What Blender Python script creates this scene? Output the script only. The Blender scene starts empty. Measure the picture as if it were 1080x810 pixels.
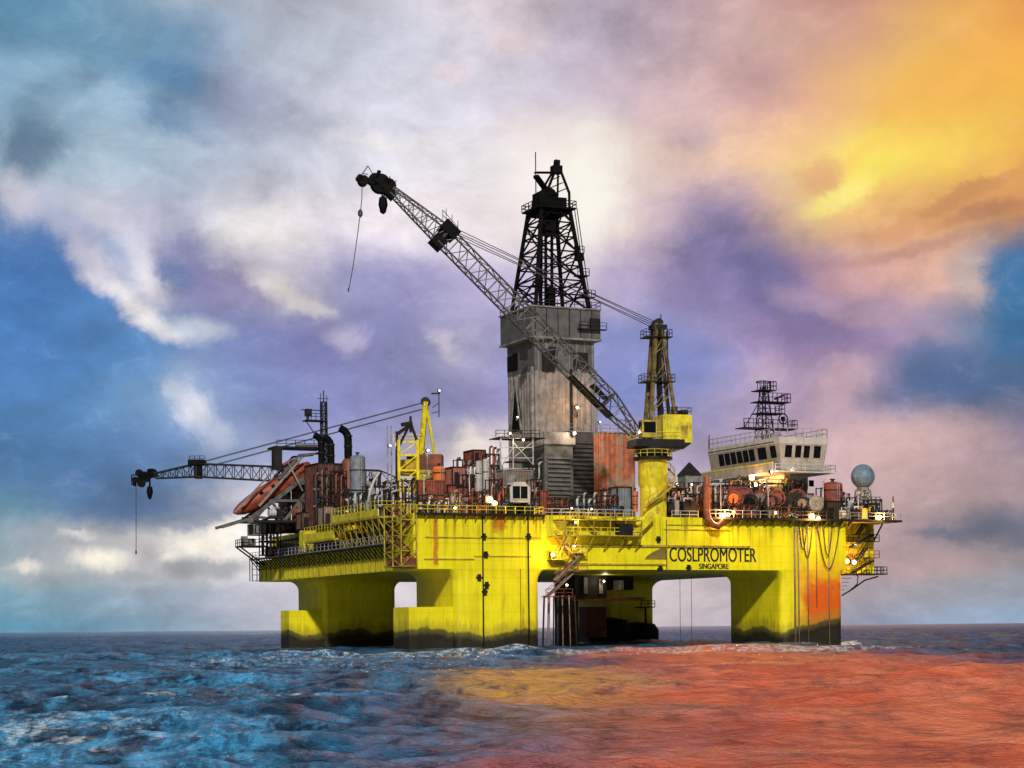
import bpy, bmesh, math, random
import numpy as np
from mathutils import Vector, Matrix

# ------------------------------------------------------------------ basics
scene = bpy.context.scene
COL = scene.collection
F = 2078.0           # focal length in photo pixels (photo is 1080 wide)
HC = 3.7             # eye height above the sea
ROLL = 0.0093
YAW = math.radians(24.25)
CA, SA = math.cos(YAW), math.sin(YAW)
OX, OY = -14.87, 300.0
DZ = 21.3            # main deck level
KZ = 12.8            # underside of the deck box
random.seed(7)

def lin(c):
    out = []
    for v in c:
        v = v / 255.0
        out.append(v / 12.92 if v <= 0.04045 else ((v + 0.055) / 1.055) ** 2.4)
    return out

def W(p):            # rig frame (a right, b away, z up) -> world
    a, b, z = p
    return Vector((OX + CA * a - SA * b, OY + SA * a + CA * b, z))

def ray(u, v):
    dx, dy = (u - 540) / F, (662 - v) / F
    return dx + ROLL * dy, dy - ROLL * dx

def rp(u, v, b):     # photo direction met with the vertical plane at depth b of the rig
    X, Z = ray(u, v)
    a = (X * (OY + CA * b) - OX + SA * b) / (CA - SA * X)
    return (a, b, HC + Z * (OY + SA * a + CA * b))

def ra(u, a):        # depth b at which column u meets the plane a = const
    X, Z = ray(u, 600)
    return (OX + CA * a - X * (OY + SA * a)) / (X * CA + SA)

# ------------------------------------------------------------------ mesh builder
def V(*p): return Vector(p)

class MB:
    def __init__(s): s.v = []; s.f = []
    def quad_box(s, c, x, y, z):
        i = len(s.v); c = Vector(c)
        for sz in (-1, 1):
            for sx, sy in ((-1, -1), (1, -1), (1, 1), (-1, 1)):
                s.v.append(c + x * sx + y * sy + z * sz)
        for q in ((0, 3, 2, 1), (4, 5, 6, 7), (0, 1, 5, 4), (1, 2, 6, 5), (2, 3, 7, 6), (3, 0, 4, 7)):
            s.f.append(tuple(i + k for k in q))
        return s
    def box(s, a0, a1, b0, b1, z0, z1):
        return s.quad_box(((a0 + a1) / 2, (b0 + b1) / 2, (z0 + z1) / 2), V((a1 - a0) / 2, 0, 0), V(0, (b1 - b0) / 2, 0), V(0, 0, (z1 - z0) / 2))
    def bar(s, p, q, w, h=None):
        p, q = Vector(p), Vector(q); d = q - p; L = d.length
        if L < 1e-6: return s
        d /= L; h = h or w
        up = V(0, 0, 1) if abs(d.z) < 0.95 else V(1, 0, 0)
        x = d.cross(up).normalized(); y = x.cross(d).normalized()
        return s.quad_box((p + q) / 2, x * (w / 2), d * (L / 2), y * (h / 2))
    def tube(s, p, q, r, r2=None, n=8):
        p, q = Vector(p), Vector(q); r2 = r if r2 is None else r2
        d = (q - p).normalized(); up = V(0, 0, 1) if abs(d.z) < 0.95 else V(1, 0, 0)
        x = d.cross(up).normalized(); y = x.cross(d).normalized(); i = len(s.v)
        for c, rr in ((p, r), (q, r2)):
            for k in range(n):
                t = 2 * math.pi * k / n
                s.v.append(c + x * (math.cos(t) * rr) + y * (math.sin(t) * rr))
        for k in range(n):
            m = (k + 1) % n
            s.f.append((i + k, i + n + k, i + n + m, i + m))
        s.f.append(tuple(i + k for k in range(n)))
        s.f.append(tuple(i + n + k for k in reversed(range(n))))
        return s
    def path(s, pts, r, n=6):
        pts = [Vector(p) for p in pts]; i = len(s.v); m = len(pts)
        prev = None
        for k, p in enumerate(pts):
            d = (pts[min(k + 1, m - 1)] - pts[max(k - 1, 0)]).normalized()
            if prev is None:
                up = V(0, 0, 1) if abs(d.z) < 0.9 else V(1, 0, 0)
                x = d.cross(up).normalized()
            else:
                x = (prev - d * prev.dot(d)).normalized()
            prev = x; y = x.cross(d).normalized()
            for j in range(n):
                t = 2 * math.pi * j / n
                s.v.append(p + x * (math.cos(t) * r) + y * (math.sin(t) * r))
        for k in range(m - 1):
            for j in range(n):
                jj = (j + 1) % n
                s.f.append((i + k * n + j, i + (k + 1) * n + j, i + (k + 1) * n + jj, i + k * n + jj))
        s.f.append(tuple(i + j for j in range(n)))
        s.f.append(tuple(i + (m - 1) * n + j for j in reversed(range(n))))
        return s
    def rings(s, rings, cap=True):
        i = len(s.v); n = len(rings[0])
        for r in rings: s.v.extend(Vector(p) for p in r)
        for k in range(len(rings) - 1):
            for j in range(n):
                jj = (j + 1) % n
                s.f.append((i + k * n + j, i + k * n + jj, i + (k + 1) * n + jj, i + (k + 1) * n + j))
        if cap:
            s.f.append(tuple(i + j for j in reversed(range(n))))
            s.f.append(tuple(i + (len(rings) - 1) * n + j for j in range(n)))
        return s
    def lathe(s, c, prof, n=20, axis=(0, 0, 1)):
        ax = Vector(axis).normalized(); up = V(0, 0, 1) if abs(ax.z) < 0.9 else V(1, 0, 0)
        x = up.cross(ax).normalized(); y = ax.cross(x).normalized(); c = Vector(c)
        return s.rings([[c + ax * z + x * (math.cos(2 * math.pi * k / n) * r) + y * (math.sin(2 * math.pi * k / n) * r) for k in range(n)] for r, z in prof])
    def prism(s, poly, d):
        poly = [Vector(p) for p in poly]; d = Vector(d)
        return s.rings([poly, [p + d for p in poly]])
    def torus(s, c, axis, R, r, n=24, m=8, t0=0, t1=2 * math.pi):
        ax = Vector(axis).normalized(); up = V(0, 0, 1) if abs(ax.z) < 0.9 else V(1, 0, 0)
        x = up.cross(ax).normalized(); y = ax.cross(x).normalized(); c = Vector(c)
        return s.path([c + x * (math.cos(t0 + (t1 - t0) * k / n) * R) + y * (math.sin(t0 + (t1 - t0) * k / n) * R) for k in range(n + 1)], r, m)
    def rail(s, pts, h=1.15, step=1.6, w=0.075):
        pts = [Vector(p) for p in pts]
        for p, q in zip(pts[:-1], pts[1:]):
            n = max(1, int(round((q - p).length / step)))
            for k in range(n + 1):
                c = p.lerp(q, k / n)
                s.bar(c, c + V(0, 0, h), w)
            for t in (0.5, 1.0):
                s.bar(p + V(0, 0, h * t), q + V(0, 0, h * t), w)
        return s
    def ribbed(s, a0, a1, b0, b1, z0, z1, pitch=0.6, d=0.12):
        pts = []
        def side(p, q, nrm):
            p, q = Vector(p), Vector(q); n = max(2, int(round((q - p).length / pitch)))
            for k in range(n):
                for t, o in ((0.0, 0), (0.22, 1), (0.5, 1), (0.72, 0)):
                    pts.append(p.lerp(q, (k + t) / n) + Vector(nrm) * (d * o))
        side((a0, b0, z0), (a1, b0, z0), (0, -1, 0)); side((a1, b0, z0), (a1, b1, z0), (1, 0, 0))
        side((a1, b1, z0), (a0, b1, z0), (0, 1, 0)); side((a0, b1, z0), (a0, b0, z0), (-1, 0, 0))
        return s.prism(pts, (0, 0, z1 - z0))
    def sphere(s, c, r, n=20, m=12, sz=1.0):
        return s.lathe(c, [(max(1e-3, r * math.sin(math.pi * k / m)), -r * sz * math.cos(math.pi * k / m)) for k in range(m + 1)], n)

def mesh_of(mb, name, org, smooth):
    me = bpy.data.meshes.new(name)
    o = Vector(org)
    me.from_pydata([tuple(p - o) for p in mb.v], [], mb.f)
    if smooth:
        for p in me.polygons: p.use_smooth = True
    me.update()
    return me

ROOTS = {}
def tag(o, label, cat, group=None):
    o['label'] = label; o['category'] = cat
    if group: o['group'] = group

def thing(name, label, cat, org, group=None):
    o = bpy.data.objects.new(name, None); COL.objects.link(o)
    o.empty_display_size = 1
    o.location = W(org); o.rotation_euler = (0, 0, YAW)
    tag(o, label, cat, group); ROOTS[o.name] = Vector(org)
    return o

def root_of(o):
    while o.parent: o = o.parent
    return ROOTS[o.name]

def part(mb, name, mat, parent, smooth=False, label=None):
    me = mesh_of(mb, name, root_of(parent), smooth)
    me.materials.append(mat)
    o = bpy.data.objects.new(name, me); COL.objects.link(o)
    o.parent = parent
    if label: o['label'] = label
    if smooth == 'auto':
        autosmooth(me)
    return o

def autosmooth(me, ang=40):
    me.set_sharp_from_angle(angle=math.radians(ang))

def solo(mb, name, mat, label, cat, org, group=None, smooth=False):
    me = mesh_of(mb, name, org, smooth); me.materials.append(mat)
    if smooth == 'auto': autosmooth(me)
    o = bpy.data.objects.new(name, me); COL.objects.link(o)
    o.location = W(org); o.rotation_euler = (0, 0, YAW)
    tag(o, label, cat, group); ROOTS[o.name] = Vector(org)
    return o

def copy_thing(src, org, label, group=None):
    r = src.copy(); COL.objects.link(r); r.location = W(org); ROOTS[r.name] = Vector(org)
    r['label'] = label
    if group: r['group'] = group
    for ch in list(src.children):
        c = ch.copy(); COL.objects.link(c); c.parent = r
        for g in list(ch.children):
            d = g.copy(); COL.objects.link(d); d.parent = c
    return r

# ------------------------------------------------------------------ node helper
class NG:
    def __init__(s, tree): s.t = tree; s.n = tree.nodes; s.l = tree.links
    def node(s, ty, **kw):
        n = s.n.new(ty)
        for k, v in kw.items(): setattr(n, k, v)
        return n
    def put(s, sock, v):
        if v is None: return
        if isinstance(v, bpy.types.NodeSocket): s.l.new(v, sock)
        else: sock.default_value = v
    def math(s, op, a, b=None, c=None, clamp=False):
        n = s.node('ShaderNodeMath', operation=op); n.use_clamp = clamp
        s.put(n.inputs[0], a)
        if b is not None: s.put(n.inputs[1], b)
        if c is not None: s.put(n.inputs[2], c)
        return n.outputs[0]
    def vmath(s, op, a, b=None, c=None):
        n = s.node('ShaderNodeVectorMath', operation=op)
        s.put(n.inputs[0], a)
        if b is not None: s.put(n.inputs[1], b)
        if c is not None: s.put(n.inputs[2], c)
        return n.outputs['Value'] if op in ('LENGTH', 'DOT_PRODUCT', 'DISTANCE') else n.outputs[0]
    def rng(s, v, a, b, lo=0.0, hi=1.0, smooth=True):
        n = s.node('ShaderNodeMapRange'); n.interpolation_type = 'SMOOTHSTEP' if smooth else 'LINEAR'
        s.put(n.inputs['Value'], v)
        n.inputs['From Min'].default_value = a; n.inputs['From Max'].default_value = b
        n.inputs['To Min'].default_value = lo; n.inputs['To Max'].default_value = hi
        return n.outputs[0]
    def mix(s, f, a, b, blend='MIX'):
        n = s.node('ShaderNodeMix', data_type='RGBA', blend_type=blend)
        s.put(n.inputs[0], f)
        for i, v in ((6, a), (7, b)):
            if isinstance(v, (tuple, list)): v = (*v[:3], 1.0)
            s.put(n.inputs[i], v)
        return n.outputs[2]
    def noise(s, vec, scale, detail=4, rough=0.5, dist=0.0, color=False, dims='3D'):
        n = s.node('ShaderNodeTexNoise'); n.noise_dimensions = dims
        s.put(n.inputs['Vector'], vec)
        n.inputs['Scale'].default_value = scale; n.inputs['Detail'].default_value = detail
        n.inputs['Roughness'].default_value = rough; n.inputs['Distortion'].default_value = dist
        return n.outputs['Color'] if color else n.outputs[0]
    def mapping(s, vec, loc=(0, 0, 0), rot=(0, 0, 0), scale=(1, 1, 1), ty='POINT'):
        n = s.node('ShaderNodeMapping'); n.vector_type = ty
        s.put(n.inputs['Vector'], vec)
        n.inputs['Location'].default_value = loc; n.inputs['Rotation'].default_value = rot; n.inputs['Scale'].default_value = scale
        return n.outputs[0]
# ------------------------------------------------------------------ sky
def rgb(*c): return (*lin(c), 1.0)

ROWS = {   # photo-height of a sky band: colours along the azimuth
 -1500: [(-300, (60,140,205)), (540, (95,145,195)), (900, (150,140,170)), (1300, (190,130,130))],  # bands above the frame: colours chosen for the sea to reflect
 -620: [(-300, (30,150,225)), (250, (70,160,225)), (540, (120,170,210)), (660, (250,170,120)), (780, (255,125,88)), (950, (255,118,80)), (1300, (255,110,70))],
 -230: [(-300, (45,140,205)), (150, (80,160,210)), (400, (165,185,210)), (600, (240,180,140)), (760, (250,140,110)), (950, (250,122,84)), (1300, (250,110,60))],
 0:   [(-200,(60,120,155)),(0,(68,128,165)),(90,(78,138,172)),(150,(120,160,188)),(190,(168,184,200)),(270,(178,180,196)),(360,(186,186,198)),(450,(202,200,212)),(520,(232,205,205)),(560,(222,196,200)),(630,(184,170,190)),(720,(188,154,168)),(780,(205,160,158)),(830,(198,145,146)),(900,(186,122,118)),(990,(210,130,90)),(1080,(196,110,70)),(1200,(175,90,60))],
 60:  [(-200,(65,125,160)),(0,(76,136,170)),(70,(98,150,180)),(120,(110,155,185)),(180,(88,138,172)),(220,(120,150,182)),(270,(176,184,200)),(360,(182,186,200)),(450,(202,202,216)),(540,(222,212,222)),(630,(192,176,200)),(720,(202,172,182)),(810,(216,172,158)),(900,(218,160,132)),(950,(232,175,108)),(1000,(244,186,80)),(1080,(232,152,50)),(1200,(220,130,40))],
 120: [(-200,(110,155,185)),(0,(122,166,196)),(90,(152,186,210)),(140,(130,165,195)),(185,(96,136,172)),(240,(130,150,182)),(270,(150,160,186)),(310,(180,185,205)),(360,(202,202,216)),(450,(216,212,226)),(540,(222,216,230)),(630,(204,186,204)),(720,(216,178,178)),(800,(216,164,152)),(860,(226,170,132)),(930,(246,190,90)),(1000,(252,200,62)),(1080,(248,182,40)),(1200,(240,160,30))],
 180: [(-200,(150,180,200)),(0,(162,186,206)),(35,(100,132,156)),(70,(140,168,188)),(110,(168,192,208)),(180,(172,196,216)),(270,(176,182,202)),(310,(190,195,212)),(360,(216,216,230)),(450,(236,230,236)),(540,(246,238,236)),(610,(250,236,220)),(650,(242,220,210)),(720,(226,188,174)),(800,(240,190,148)),(840,(245,205,125)),(900,(253,226,92)),(960,(255,232,66)),(1010,(252,205,60)),(1080,(246,180,62)),(1200,(235,150,40))],
 240: [(-200,(60,120,185)),(-20,(70,125,188)),(20,(150,170,200)),(55,(192,192,206)),(100,(206,204,218)),(150,(190,188,208)),(200,(168,170,196)),(240,(205,204,220)),(290,(242,234,234)),(360,(226,216,226)),(450,(236,222,230)),(540,(242,228,226)),(630,(246,226,216)),(690,(225,195,195)),(740,(165,140,178)),(780,(138,120,168)),(820,(198,158,160)),(865,(242,200,132)),(910,(236,178,112)),(990,(226,162,86)),(1080,(214,140,76)),(1200,(190,115,60))],
 300: [(-200,(30,105,175)),(0,(30,108,180)),(70,(52,124,188)),(110,(120,165,205)),(145,(222,216,226)),(180,(228,220,224)),(212,(116,120,172)),(260,(160,150,192)),(300,(226,216,226)),(335,(196,188,214)),(390,(130,130,184)),(450,(154,146,196)),(540,(192,178,212)),(630,(196,180,208)),(720,(156,134,182)),(795,(106,96,156)),(850,(145,120,165)),(900,(200,152,152)),(980,(236,178,142)),(1025,(160,150,160)),(1050,(72,118,160)),(1080,(40,106,160)),(1200,(30,90,150))],
 360: [(-200,(35,110,180)),(0,(35,114,184)),(90,(66,142,198)),(180,(88,140,196)),(230,(112,134,192)),(300,(126,126,190)),(360,(116,114,176)),(440,(136,134,190)),(482,(188,178,206)),(540,(142,138,192)),(630,(128,132,192)),(720,(118,124,186)),(765,(152,136,182)),(810,(142,118,168)),(900,(142,112,162)),(980,(170,146,168)),(1020,(110,125,158)),(1050,(58,110,150)),(1080,(45,110,155)),(1200,(35,95,145))],
 420: [(-200,(35,105,175)),(0,(36,110,180)),(90,(58,130,190)),(170,(96,146,196)),(200,(160,178,208)),(225,(120,145,195)),(270,(104,124,182)),(360,(126,126,186)),(450,(136,136,192)),(540,(152,142,192)),(630,(112,122,190)),(720,(104,118,186)),(790,(178,154,186)),(850,(168,140,172)),(895,(198,164,172)),(930,(150,130,160)),(965,(92,102,150)),(1010,(72,96,142)),(1080,(72,98,138)),(1200,(65,90,130))],
 480: [(-200,(40,105,165)),(0,(42,112,172)),(90,(56,120,180)),(180,(74,122,182)),(220,(140,160,198)),(260,(150,162,204)),(320,(138,144,196)),(380,(142,142,192)),(450,(172,162,196)),(500,(248,230,220)),(560,(220,200,205)),(640,(170,155,190)),(720,(176,156,190)),(810,(164,138,172)),(900,(206,168,168)),(990,(192,158,158)),(1050,(158,134,148)),(1080,(140,120,145)),(1200,(120,105,135))],
 530: [(-200,(70,135,165)),(0,(76,136,168)),(50,(95,140,170)),(120,(62,104,154)),(180,(80,112,156)),(225,(140,152,182)),(250,(210,206,216)),(330,(190,182,204)),(500,(235,215,215)),(700,(185,165,190)),(900,(206,172,170)),(990,(182,152,152)),(1080,(150,128,140)),(1200,(130,115,130))],
 565: [(-200,(120,150,170)),(0,(130,155,172)),(40,(150,164,178)),(90,(172,172,180)),(140,(190,186,188)),(200,(216,210,208)),(250,(246,240,234)),(400,(225,215,220)),(700,(205,185,200)),(900,(202,168,168)),(960,(170,144,152)),(1000,(116,112,132)),(1080,(108,108,130)),(1200,(105,108,130))],
 595: [(-200,(120,160,175)),(0,(146,168,178)),(60,(176,182,188)),(120,(172,174,182)),(180,(196,194,198)),(240,(226,222,222)),(430,(228,218,222)),(700,(220,204,212)),(900,(192,160,164)),(1000,(172,146,150)),(1080,(140,136,148)),(1200,(130,130,145))],
 625: [(-200,(80,145,175)),(0,(94,154,182)),(90,(126,164,186)),(180,(148,166,188)),(270,(176,174,192)),(430,(226,216,222)),(700,(226,208,214)),(900,(172,156,168)),(1000,(150,150,162)),(1080,(146,152,164)),(1200,(130,145,165))],
 662: [(-200,(65,140,180)),(0,(76,150,186)),(90,(92,156,190)),(180,(132,166,192)),(270,(168,176,196)),(430,(228,218,222)),(700,(226,206,212)),(880,(156,156,180)),(1000,(150,170,196)),(1080,(140,166,196)),(1200,(120,155,190))],
}
# single cloud masses: centre, radii, tilt (degrees), colour, strength
BLOBS = [
 (70,290,95,55,38,(30,104,178),.85), (30,330,110,70,30,(30,108,182),.8), (120,345,70,35,32,(52,122,188),.6),
 (105,275,60,15,42,(226,214,222),.75), (165,325,55,13,32,(250,240,236),.85), (215,340,40,14,10,(214,220,230),.7),
 (212,272,42,26,20,(124,122,170),.75), (205,282,24,12,10,(84,112,162),.7), (255,300,45,22,35,(126,116,176),.5),
 (300,300,30,14,35,(246,236,232),.85), (335,318,24,9,20,(242,230,224),.7), (285,238,45,20,0,(250,242,238),.7),
 (190,78,50,17,20,(72,126,170),.75), (110,55,60,20,35,(84,140,174),.5), (265,105,48,38,30,(148,152,178),.5), (55,130,60,14,-25,(110,148,178),.55),
 (35,150,45,26,-40,(88,118,146),.75), (60,95,60,20,-30,(92,136,164),.5), (150,160,60,14,10,(150,172,192),.5), (175,115,50,14,25,(84,120,156),.6), (330,120,40,18,10,(166,170,188),.5), (15,205,30,25,10,(226,214,220),.6), (100,110,55,20,-15,(158,192,216),.6),
 (430,345,60,40,0,(132,130,184),.4), (375,352,20,17,0,(196,184,210),.7), (474,362,22,10,40,(214,200,216),.7), (410,150,60,14,15,(244,236,234),.5), (300,195,25,14,0,(186,184,202),.6),
 (622,205,46,70,0,(255,249,236),1.0), (575,140,40,35,0,(246,226,220),.5), (600,300,35,25,0,(226,196,206),.5), (560,190,30,45,0,(255,242,238),.8), (450,235,70,40,10,(250,238,240),.5), (555,38,35,18,0,(236,210,208),.6), (485,68,20,10,0,(236,204,204),.5),
 (735,150,28,18,0,(196,166,178),.5), (800,85,40,28,20,(196,150,152),.5),
 (930,185,80,34,-20,(254,206,82),.6), (935,183,55,16,-22,(255,232,78),.85), (1000,145,60,18,-20,(253,212,70),.55), (893,212,40,14,-18,(255,236,120),.8), (1020,95,90,45,-20,(248,172,58),.55), (860,130,60,35,-15,(238,176,122),.4),
 (863,190,22,20,0,(226,166,106),.85), (1020,210,70,9,-18,(204,136,76),.7), (1040,228,50,9,-10,(176,116,80),.6), (960,245,60,10,-8,(216,146,92),.5),
 (785,268,50,34,10,(112,102,150),.8), (822,308,58,28,35,(106,96,148),.75), (862,345,40,20,30,(128,112,156),.6), (760,300,38,35,0,(132,116,170),.6), (870,325,45,15,10,(176,146,172),.6), (960,268,70,8,-12,(176,122,112),.5),
 (1030,300,20,25,0,(196,170,160),.7), (1068,335,26,50,10,(40,104,156),.75), (985,380,32,14,0,(84,104,148),.6), (1000,395,50,18,0,(72,100,146),.6), (900,405,22,26,10,(206,168,180),.6), (975,425,45,25,-10,(70,96,142),.65),
 (735,385,55,28,0,(102,118,188),.55), (820,395,22,16,0,(196,166,192),.55), (930,340,35,10,0,(180,150,165),.5),
 (204,432,13,27,-32,(224,222,230),.8), (192,412,12,14,0,(178,190,214),.6), (228,462,14,16,0,(214,214,226),.7), (180,470,70,30,0,(70,118,180),.4),
 (110,520,80,30,5,(56,100,156),.6), (200,545,60,10,-8,(88,108,150),.5), (60,490,70,30,0,(46,112,176),.4),
 (104,584,28,11,5,(255,246,228),.95), (28,586,16,7,0,(240,230,222),.9), (80,560,22,5,0,(228,222,218),.7), (215,566,40,13,-12,(255,246,230),.95), (238,585,34,8,0,(252,242,232),.85), (180,582,14,5,0,(255,248,236),.8),
 (195,594,26,13,0,(162,164,172),.9), (236,597,28,11,0,(164,166,174),.9), (140,603,24,8,0,(160,164,174),.7), (60,604,38,8,0,(146,160,170),.6), (150,618,40,6,0,(138,152,168),.6),
 (1020,566,55,7,2,(104,106,128),.7), (1060,572,40,12,0,(104,106,126),.6), (1060,628,40,7,0,(126,136,150),.5), (990,605,60,10,0,(186,156,158),.5), (960,470,70,30,-8,(208,170,166),.45), (1040,520,60,25,0,(176,146,150),.4),
 (497,468,20,24,0,(255,240,228),.8),
]

def px_az(u, v):
    dx, dy = (u - 540) / F, (662 - v) / F
    return math.atan(dx) * F + 540, 662 - math.atan(dy * math.cos(math.atan(dx))) * F

def make_world():
    w = bpy.data.worlds.new("World"); scene.world = w; w.use_nodes = True
    g = NG(w.node_tree); g.n.clear()
    out = g.node('ShaderNodeOutputWorld')
    tc = g.node('ShaderNodeTexCoord')
    d = tc.outputs['Generated']
    sep = g.node('ShaderNodeSeparateXYZ'); g.l.new(d, sep.inputs[0])
    x, y, z = sep.outputs
    # clouds are displaced by noise in the air's own direction space
    n1 = g.noise(d, 9.0, 6, 0.58, 0.4, color=True)
    n2 = g.noise(g.vmath('ADD', d, (3.1, 1.7, 5.2)), 30.0, 8, 0.66, 0.5, color=True)
    w1 = g.vmath('MULTIPLY', g.vmath('SUBTRACT', n1, (.5, .5, .5)), (64, 42, 0))
    w2 = g.vmath('MULTIPLY', g.vmath('SUBTRACT', n2, (.5, .5, .5)), (62, 42, 0))
    az = g.math('ARCTAN2', x, y); el = g.math('ARCSINE', z)
    U = g.math('MULTIPLY_ADD', az, F, 540.0); Vv = g.math('MULTIPLY_ADD', el, -F, 662.0)
    cmb = g.node('ShaderNodeCombineXYZ'); g.l.new(U, cmb.inputs[0]); g.l.new(Vv, cmb.inputs[1])
    # close to the horizon the warp dies down so that the bands stay level
    damp = g.rng(Vv, 560, 662, 1.0, 0.25)
    wsum = g.vmath('ADD', w1, w2)
    sc = g.node('ShaderNodeVectorMath', operation='SCALE'); g.l.new(wsum, sc.inputs[0]); g.l.new(damp, sc.inputs['Scale'])
    P = g.vmath('ADD', cmb.outputs[0], sc.outputs[0])
    sp = g.node('ShaderNodeSeparateXYZ'); g.l.new(P, sp.inputs[0])
    PU, PV = sp.outputs[0], sp.outputs[1]
    fac = g.rng(PU, -400, 1400, 0, 1, smooth=False)
    col = None; prev = None
    for yv in sorted(ROWS, reverse=True):
        stops = ROWS[yv]
        r = g.node('ShaderNodeValToRGB'); cr = r.color_ramp
        cr.interpolation = 'B_SPLINE' if len(stops) > 6 else 'EASE'
        g.l.new(fac, r.inputs[0])
        els = cr.elements
        while len(els) < len(stops): els.new(0.5)
        for e, (u, c) in zip(els, stops): e.position = (u + 400) / 1800
        for e, (u, c) in zip(els, stops): e.position = (u + 400) / 1800; e.color = rgb(*c)
        if col is None: col = r.outputs[0]
        else: col = g.mix(g.rng(PV, prev, yv), col, r.outputs[0])
        prev = yv
    for (u, v, rx, ry, rot, c, s) in BLOBS:
        U0, V0 = px_az(u, v)
        t = math.radians(rot); ax, bx = rx * 1.25, ry * 1.25
        e1 = (math.cos(t) / ax, math.sin(t) / ax, 0); e2 = (-math.sin(t) / bx, math.cos(t) / bx, 0)
        p = g.math('SUBTRACT', g.vmath('DOT_PRODUCT', P, e1), U0 * e1[0] + V0 * e1[1])
        q = g.math('SUBTRACT', g.vmath('DOT_PRODUCT', P, e2), U0 * e2[0] + V0 * e2[1])
        L = g.math('SQRT', g.math('MULTIPLY_ADD', p, p, g.math('MULTIPLY', q, q)))
        pale = min(c) > 170
        col = g.mix(g.rng(L, 1.22 if pale else 1.15, 0.12 if pale else 0.30, 0, s), col, rgb(*c))
    # unseen sky above the frame, brightened and tinted to colour the sea's reflections
    hi = g.rng(PV, -20, -420, 1.0, 2.1)
    ch = g.node('ShaderNodeCombineColor'); [g.l.new(hi, ch.inputs[i]) for i in range(3)]
    col = g.mix(1.0, col, ch.outputs[0], 'MULTIPLY')
    hs = g.node('ShaderNodeHueSaturation'); hs.inputs['Saturation'].default_value = 0.90; g.put(hs.inputs['Color'], col)
    col = g.mix(g.rng(PU, 760, 900, 1.0, 0.35), col, hs.outputs[0])
    # cloud relief
    dd = g.vmath('MULTIPLY', d, (1.0, 1.0, 1.5))
    c1 = g.noise(dd, 13.0, 9, 0.60, 0.5)
    c2 = g.noise(g.vmath('ADD', dd, (7, 2, 1)), 40.0, 10, 0.66, 0.4)
    rel = g.math('ADD', g.math('MULTIPLY', c1, 0.66), g.math('MULTIPLY', c2, 0.34))
    relv = g.rng(rel, 0.34, 0.66, 0.70, 1.28, smooth=False)
    glowm = g.math('MULTIPLY', g.rng(PU, 740, 900), g.rng(PV, 300, 200))
    lit = g.vmath('LENGTH', g.vmath('MULTIPLY', g.vmath('SUBTRACT', P, (610, 200, 0)), (1 / 120, 1 / 120, 0)))
    glowm = g.math('MAXIMUM', g.math('MULTIPLY', glowm, 0.7), g.rng(lit, 1.2, 0.3, 0, 0.8))
    relv = g.math('ADD', g.math('MULTIPLY', relv, g.math('SUBTRACT', 1.0, glowm)), g.math('MULTIPLY', glowm, 1.03))
    cm = g.node('ShaderNodeCombineColor'); [g.l.new(relv, cm.inputs[i]) for i in range(3)]
    col = g.mix(1.0, col, cm.outputs[0], 'MULTIPLY')
    col = g.mix(g.rng(c2, 0.55, 0.78, 0, 0.08), col, rgb(250, 240, 240))
    # unseen sky beside and behind the camera, darkened to deepen the rig's shade
    back = g.rng(y, 0.925, 0.72, 0, 1)
    bk = g.mix(g.rng(z, 0.0, 0.8), rgb(58, 60, 68), rgb(150, 148, 150))
    col = g.mix(back, col, bk)
    low = g.rng(z, -0.002, -0.03, 0, 1)
    col = g.mix(low, col, (0.05, 0.07, 0.09))
    bg = g.node('ShaderNodeBackground'); g.l.new(col, bg.inputs[0]); bg.inputs[1].default_value = 1.0
    sky = g.node('ShaderNodeTexSky'); sky.sky_type = 'NISHITA'; sky.sun_disc = False
    sky.sun_elevation = SUN_EL; sky.sun_rotation = SUN_ROT
    b2 = g.node('ShaderNodeBackground'); g.l.new(sky.outputs[0], b2.inputs[0]); b2.inputs[1].default_value = 0.07
    ms = g.node('ShaderNodeMixShader'); ms.inputs[0].default_value = 0.93      # overcast: the clear sky only glimmers through
    g.l.new(b2.outputs[0], ms.inputs[1]); g.l.new(bg.outputs[0], ms.inputs[2])
    g.l.new(ms.outputs[0], out.inputs[0])
    w.cycles.sampling_method = 'MANUAL'; w.cycles.sample_map_resolution = 512

SUN_DIR = Vector((0.02, -1.0, 0.58)).normalized()     # towards the sun
SUN_EL = math.asin(SUN_DIR.z); SUN_ROT = math.atan2(SUN_DIR.x, SUN_DIR.y)
make_world()
sl = bpy.data.lights.new("sun", 'SUN'); sl.energy = 3.0; sl.angle = math.radians(3); sl.color = (1.0, 0.965, 0.90)
so = bpy.data.objects.new("sun", sl); COL.objects.link(so)
so.rotation_euler = (-SUN_DIR).to_track_quat('-Z', 'Y').to_euler(); so.location = (0, 0, 200)

# ------------------------------------------------------------------ camera
cam = bpy.data.cameras.new("camera"); co = bpy.data.objects.new("camera", cam); COL.objects.link(co)
cam.sensor_width = 36; cam.sensor_fit = 'HORIZONTAL'; cam.lens = 36 * F / 1080
cam.shift_y = (662 - 405) / 1080; cam.clip_start = 1; cam.clip_end = 100000
r = Vector((1, 0, -ROLL)).normalized(); bk = Vector((0, -1, 0)); up = bk.cross(r)
co.matrix_world = Matrix(((r.x, up.x, bk.x, 0), (r.y, up.y, bk.y, 0), (r.z, up.z, bk.z, HC), (0, 0, 0, 1)))
scene.camera = co
scene.view_settings.view_transform = 'Standard'; scene.view_settings.look = 'None'
scene.view_settings.exposure = 0; scene.view_settings.gamma = 1; scene.view_settings.use_curve_mapping = False
scene.cycles.max_bounces = 6; scene.cycles.use_denoising = True

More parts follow.
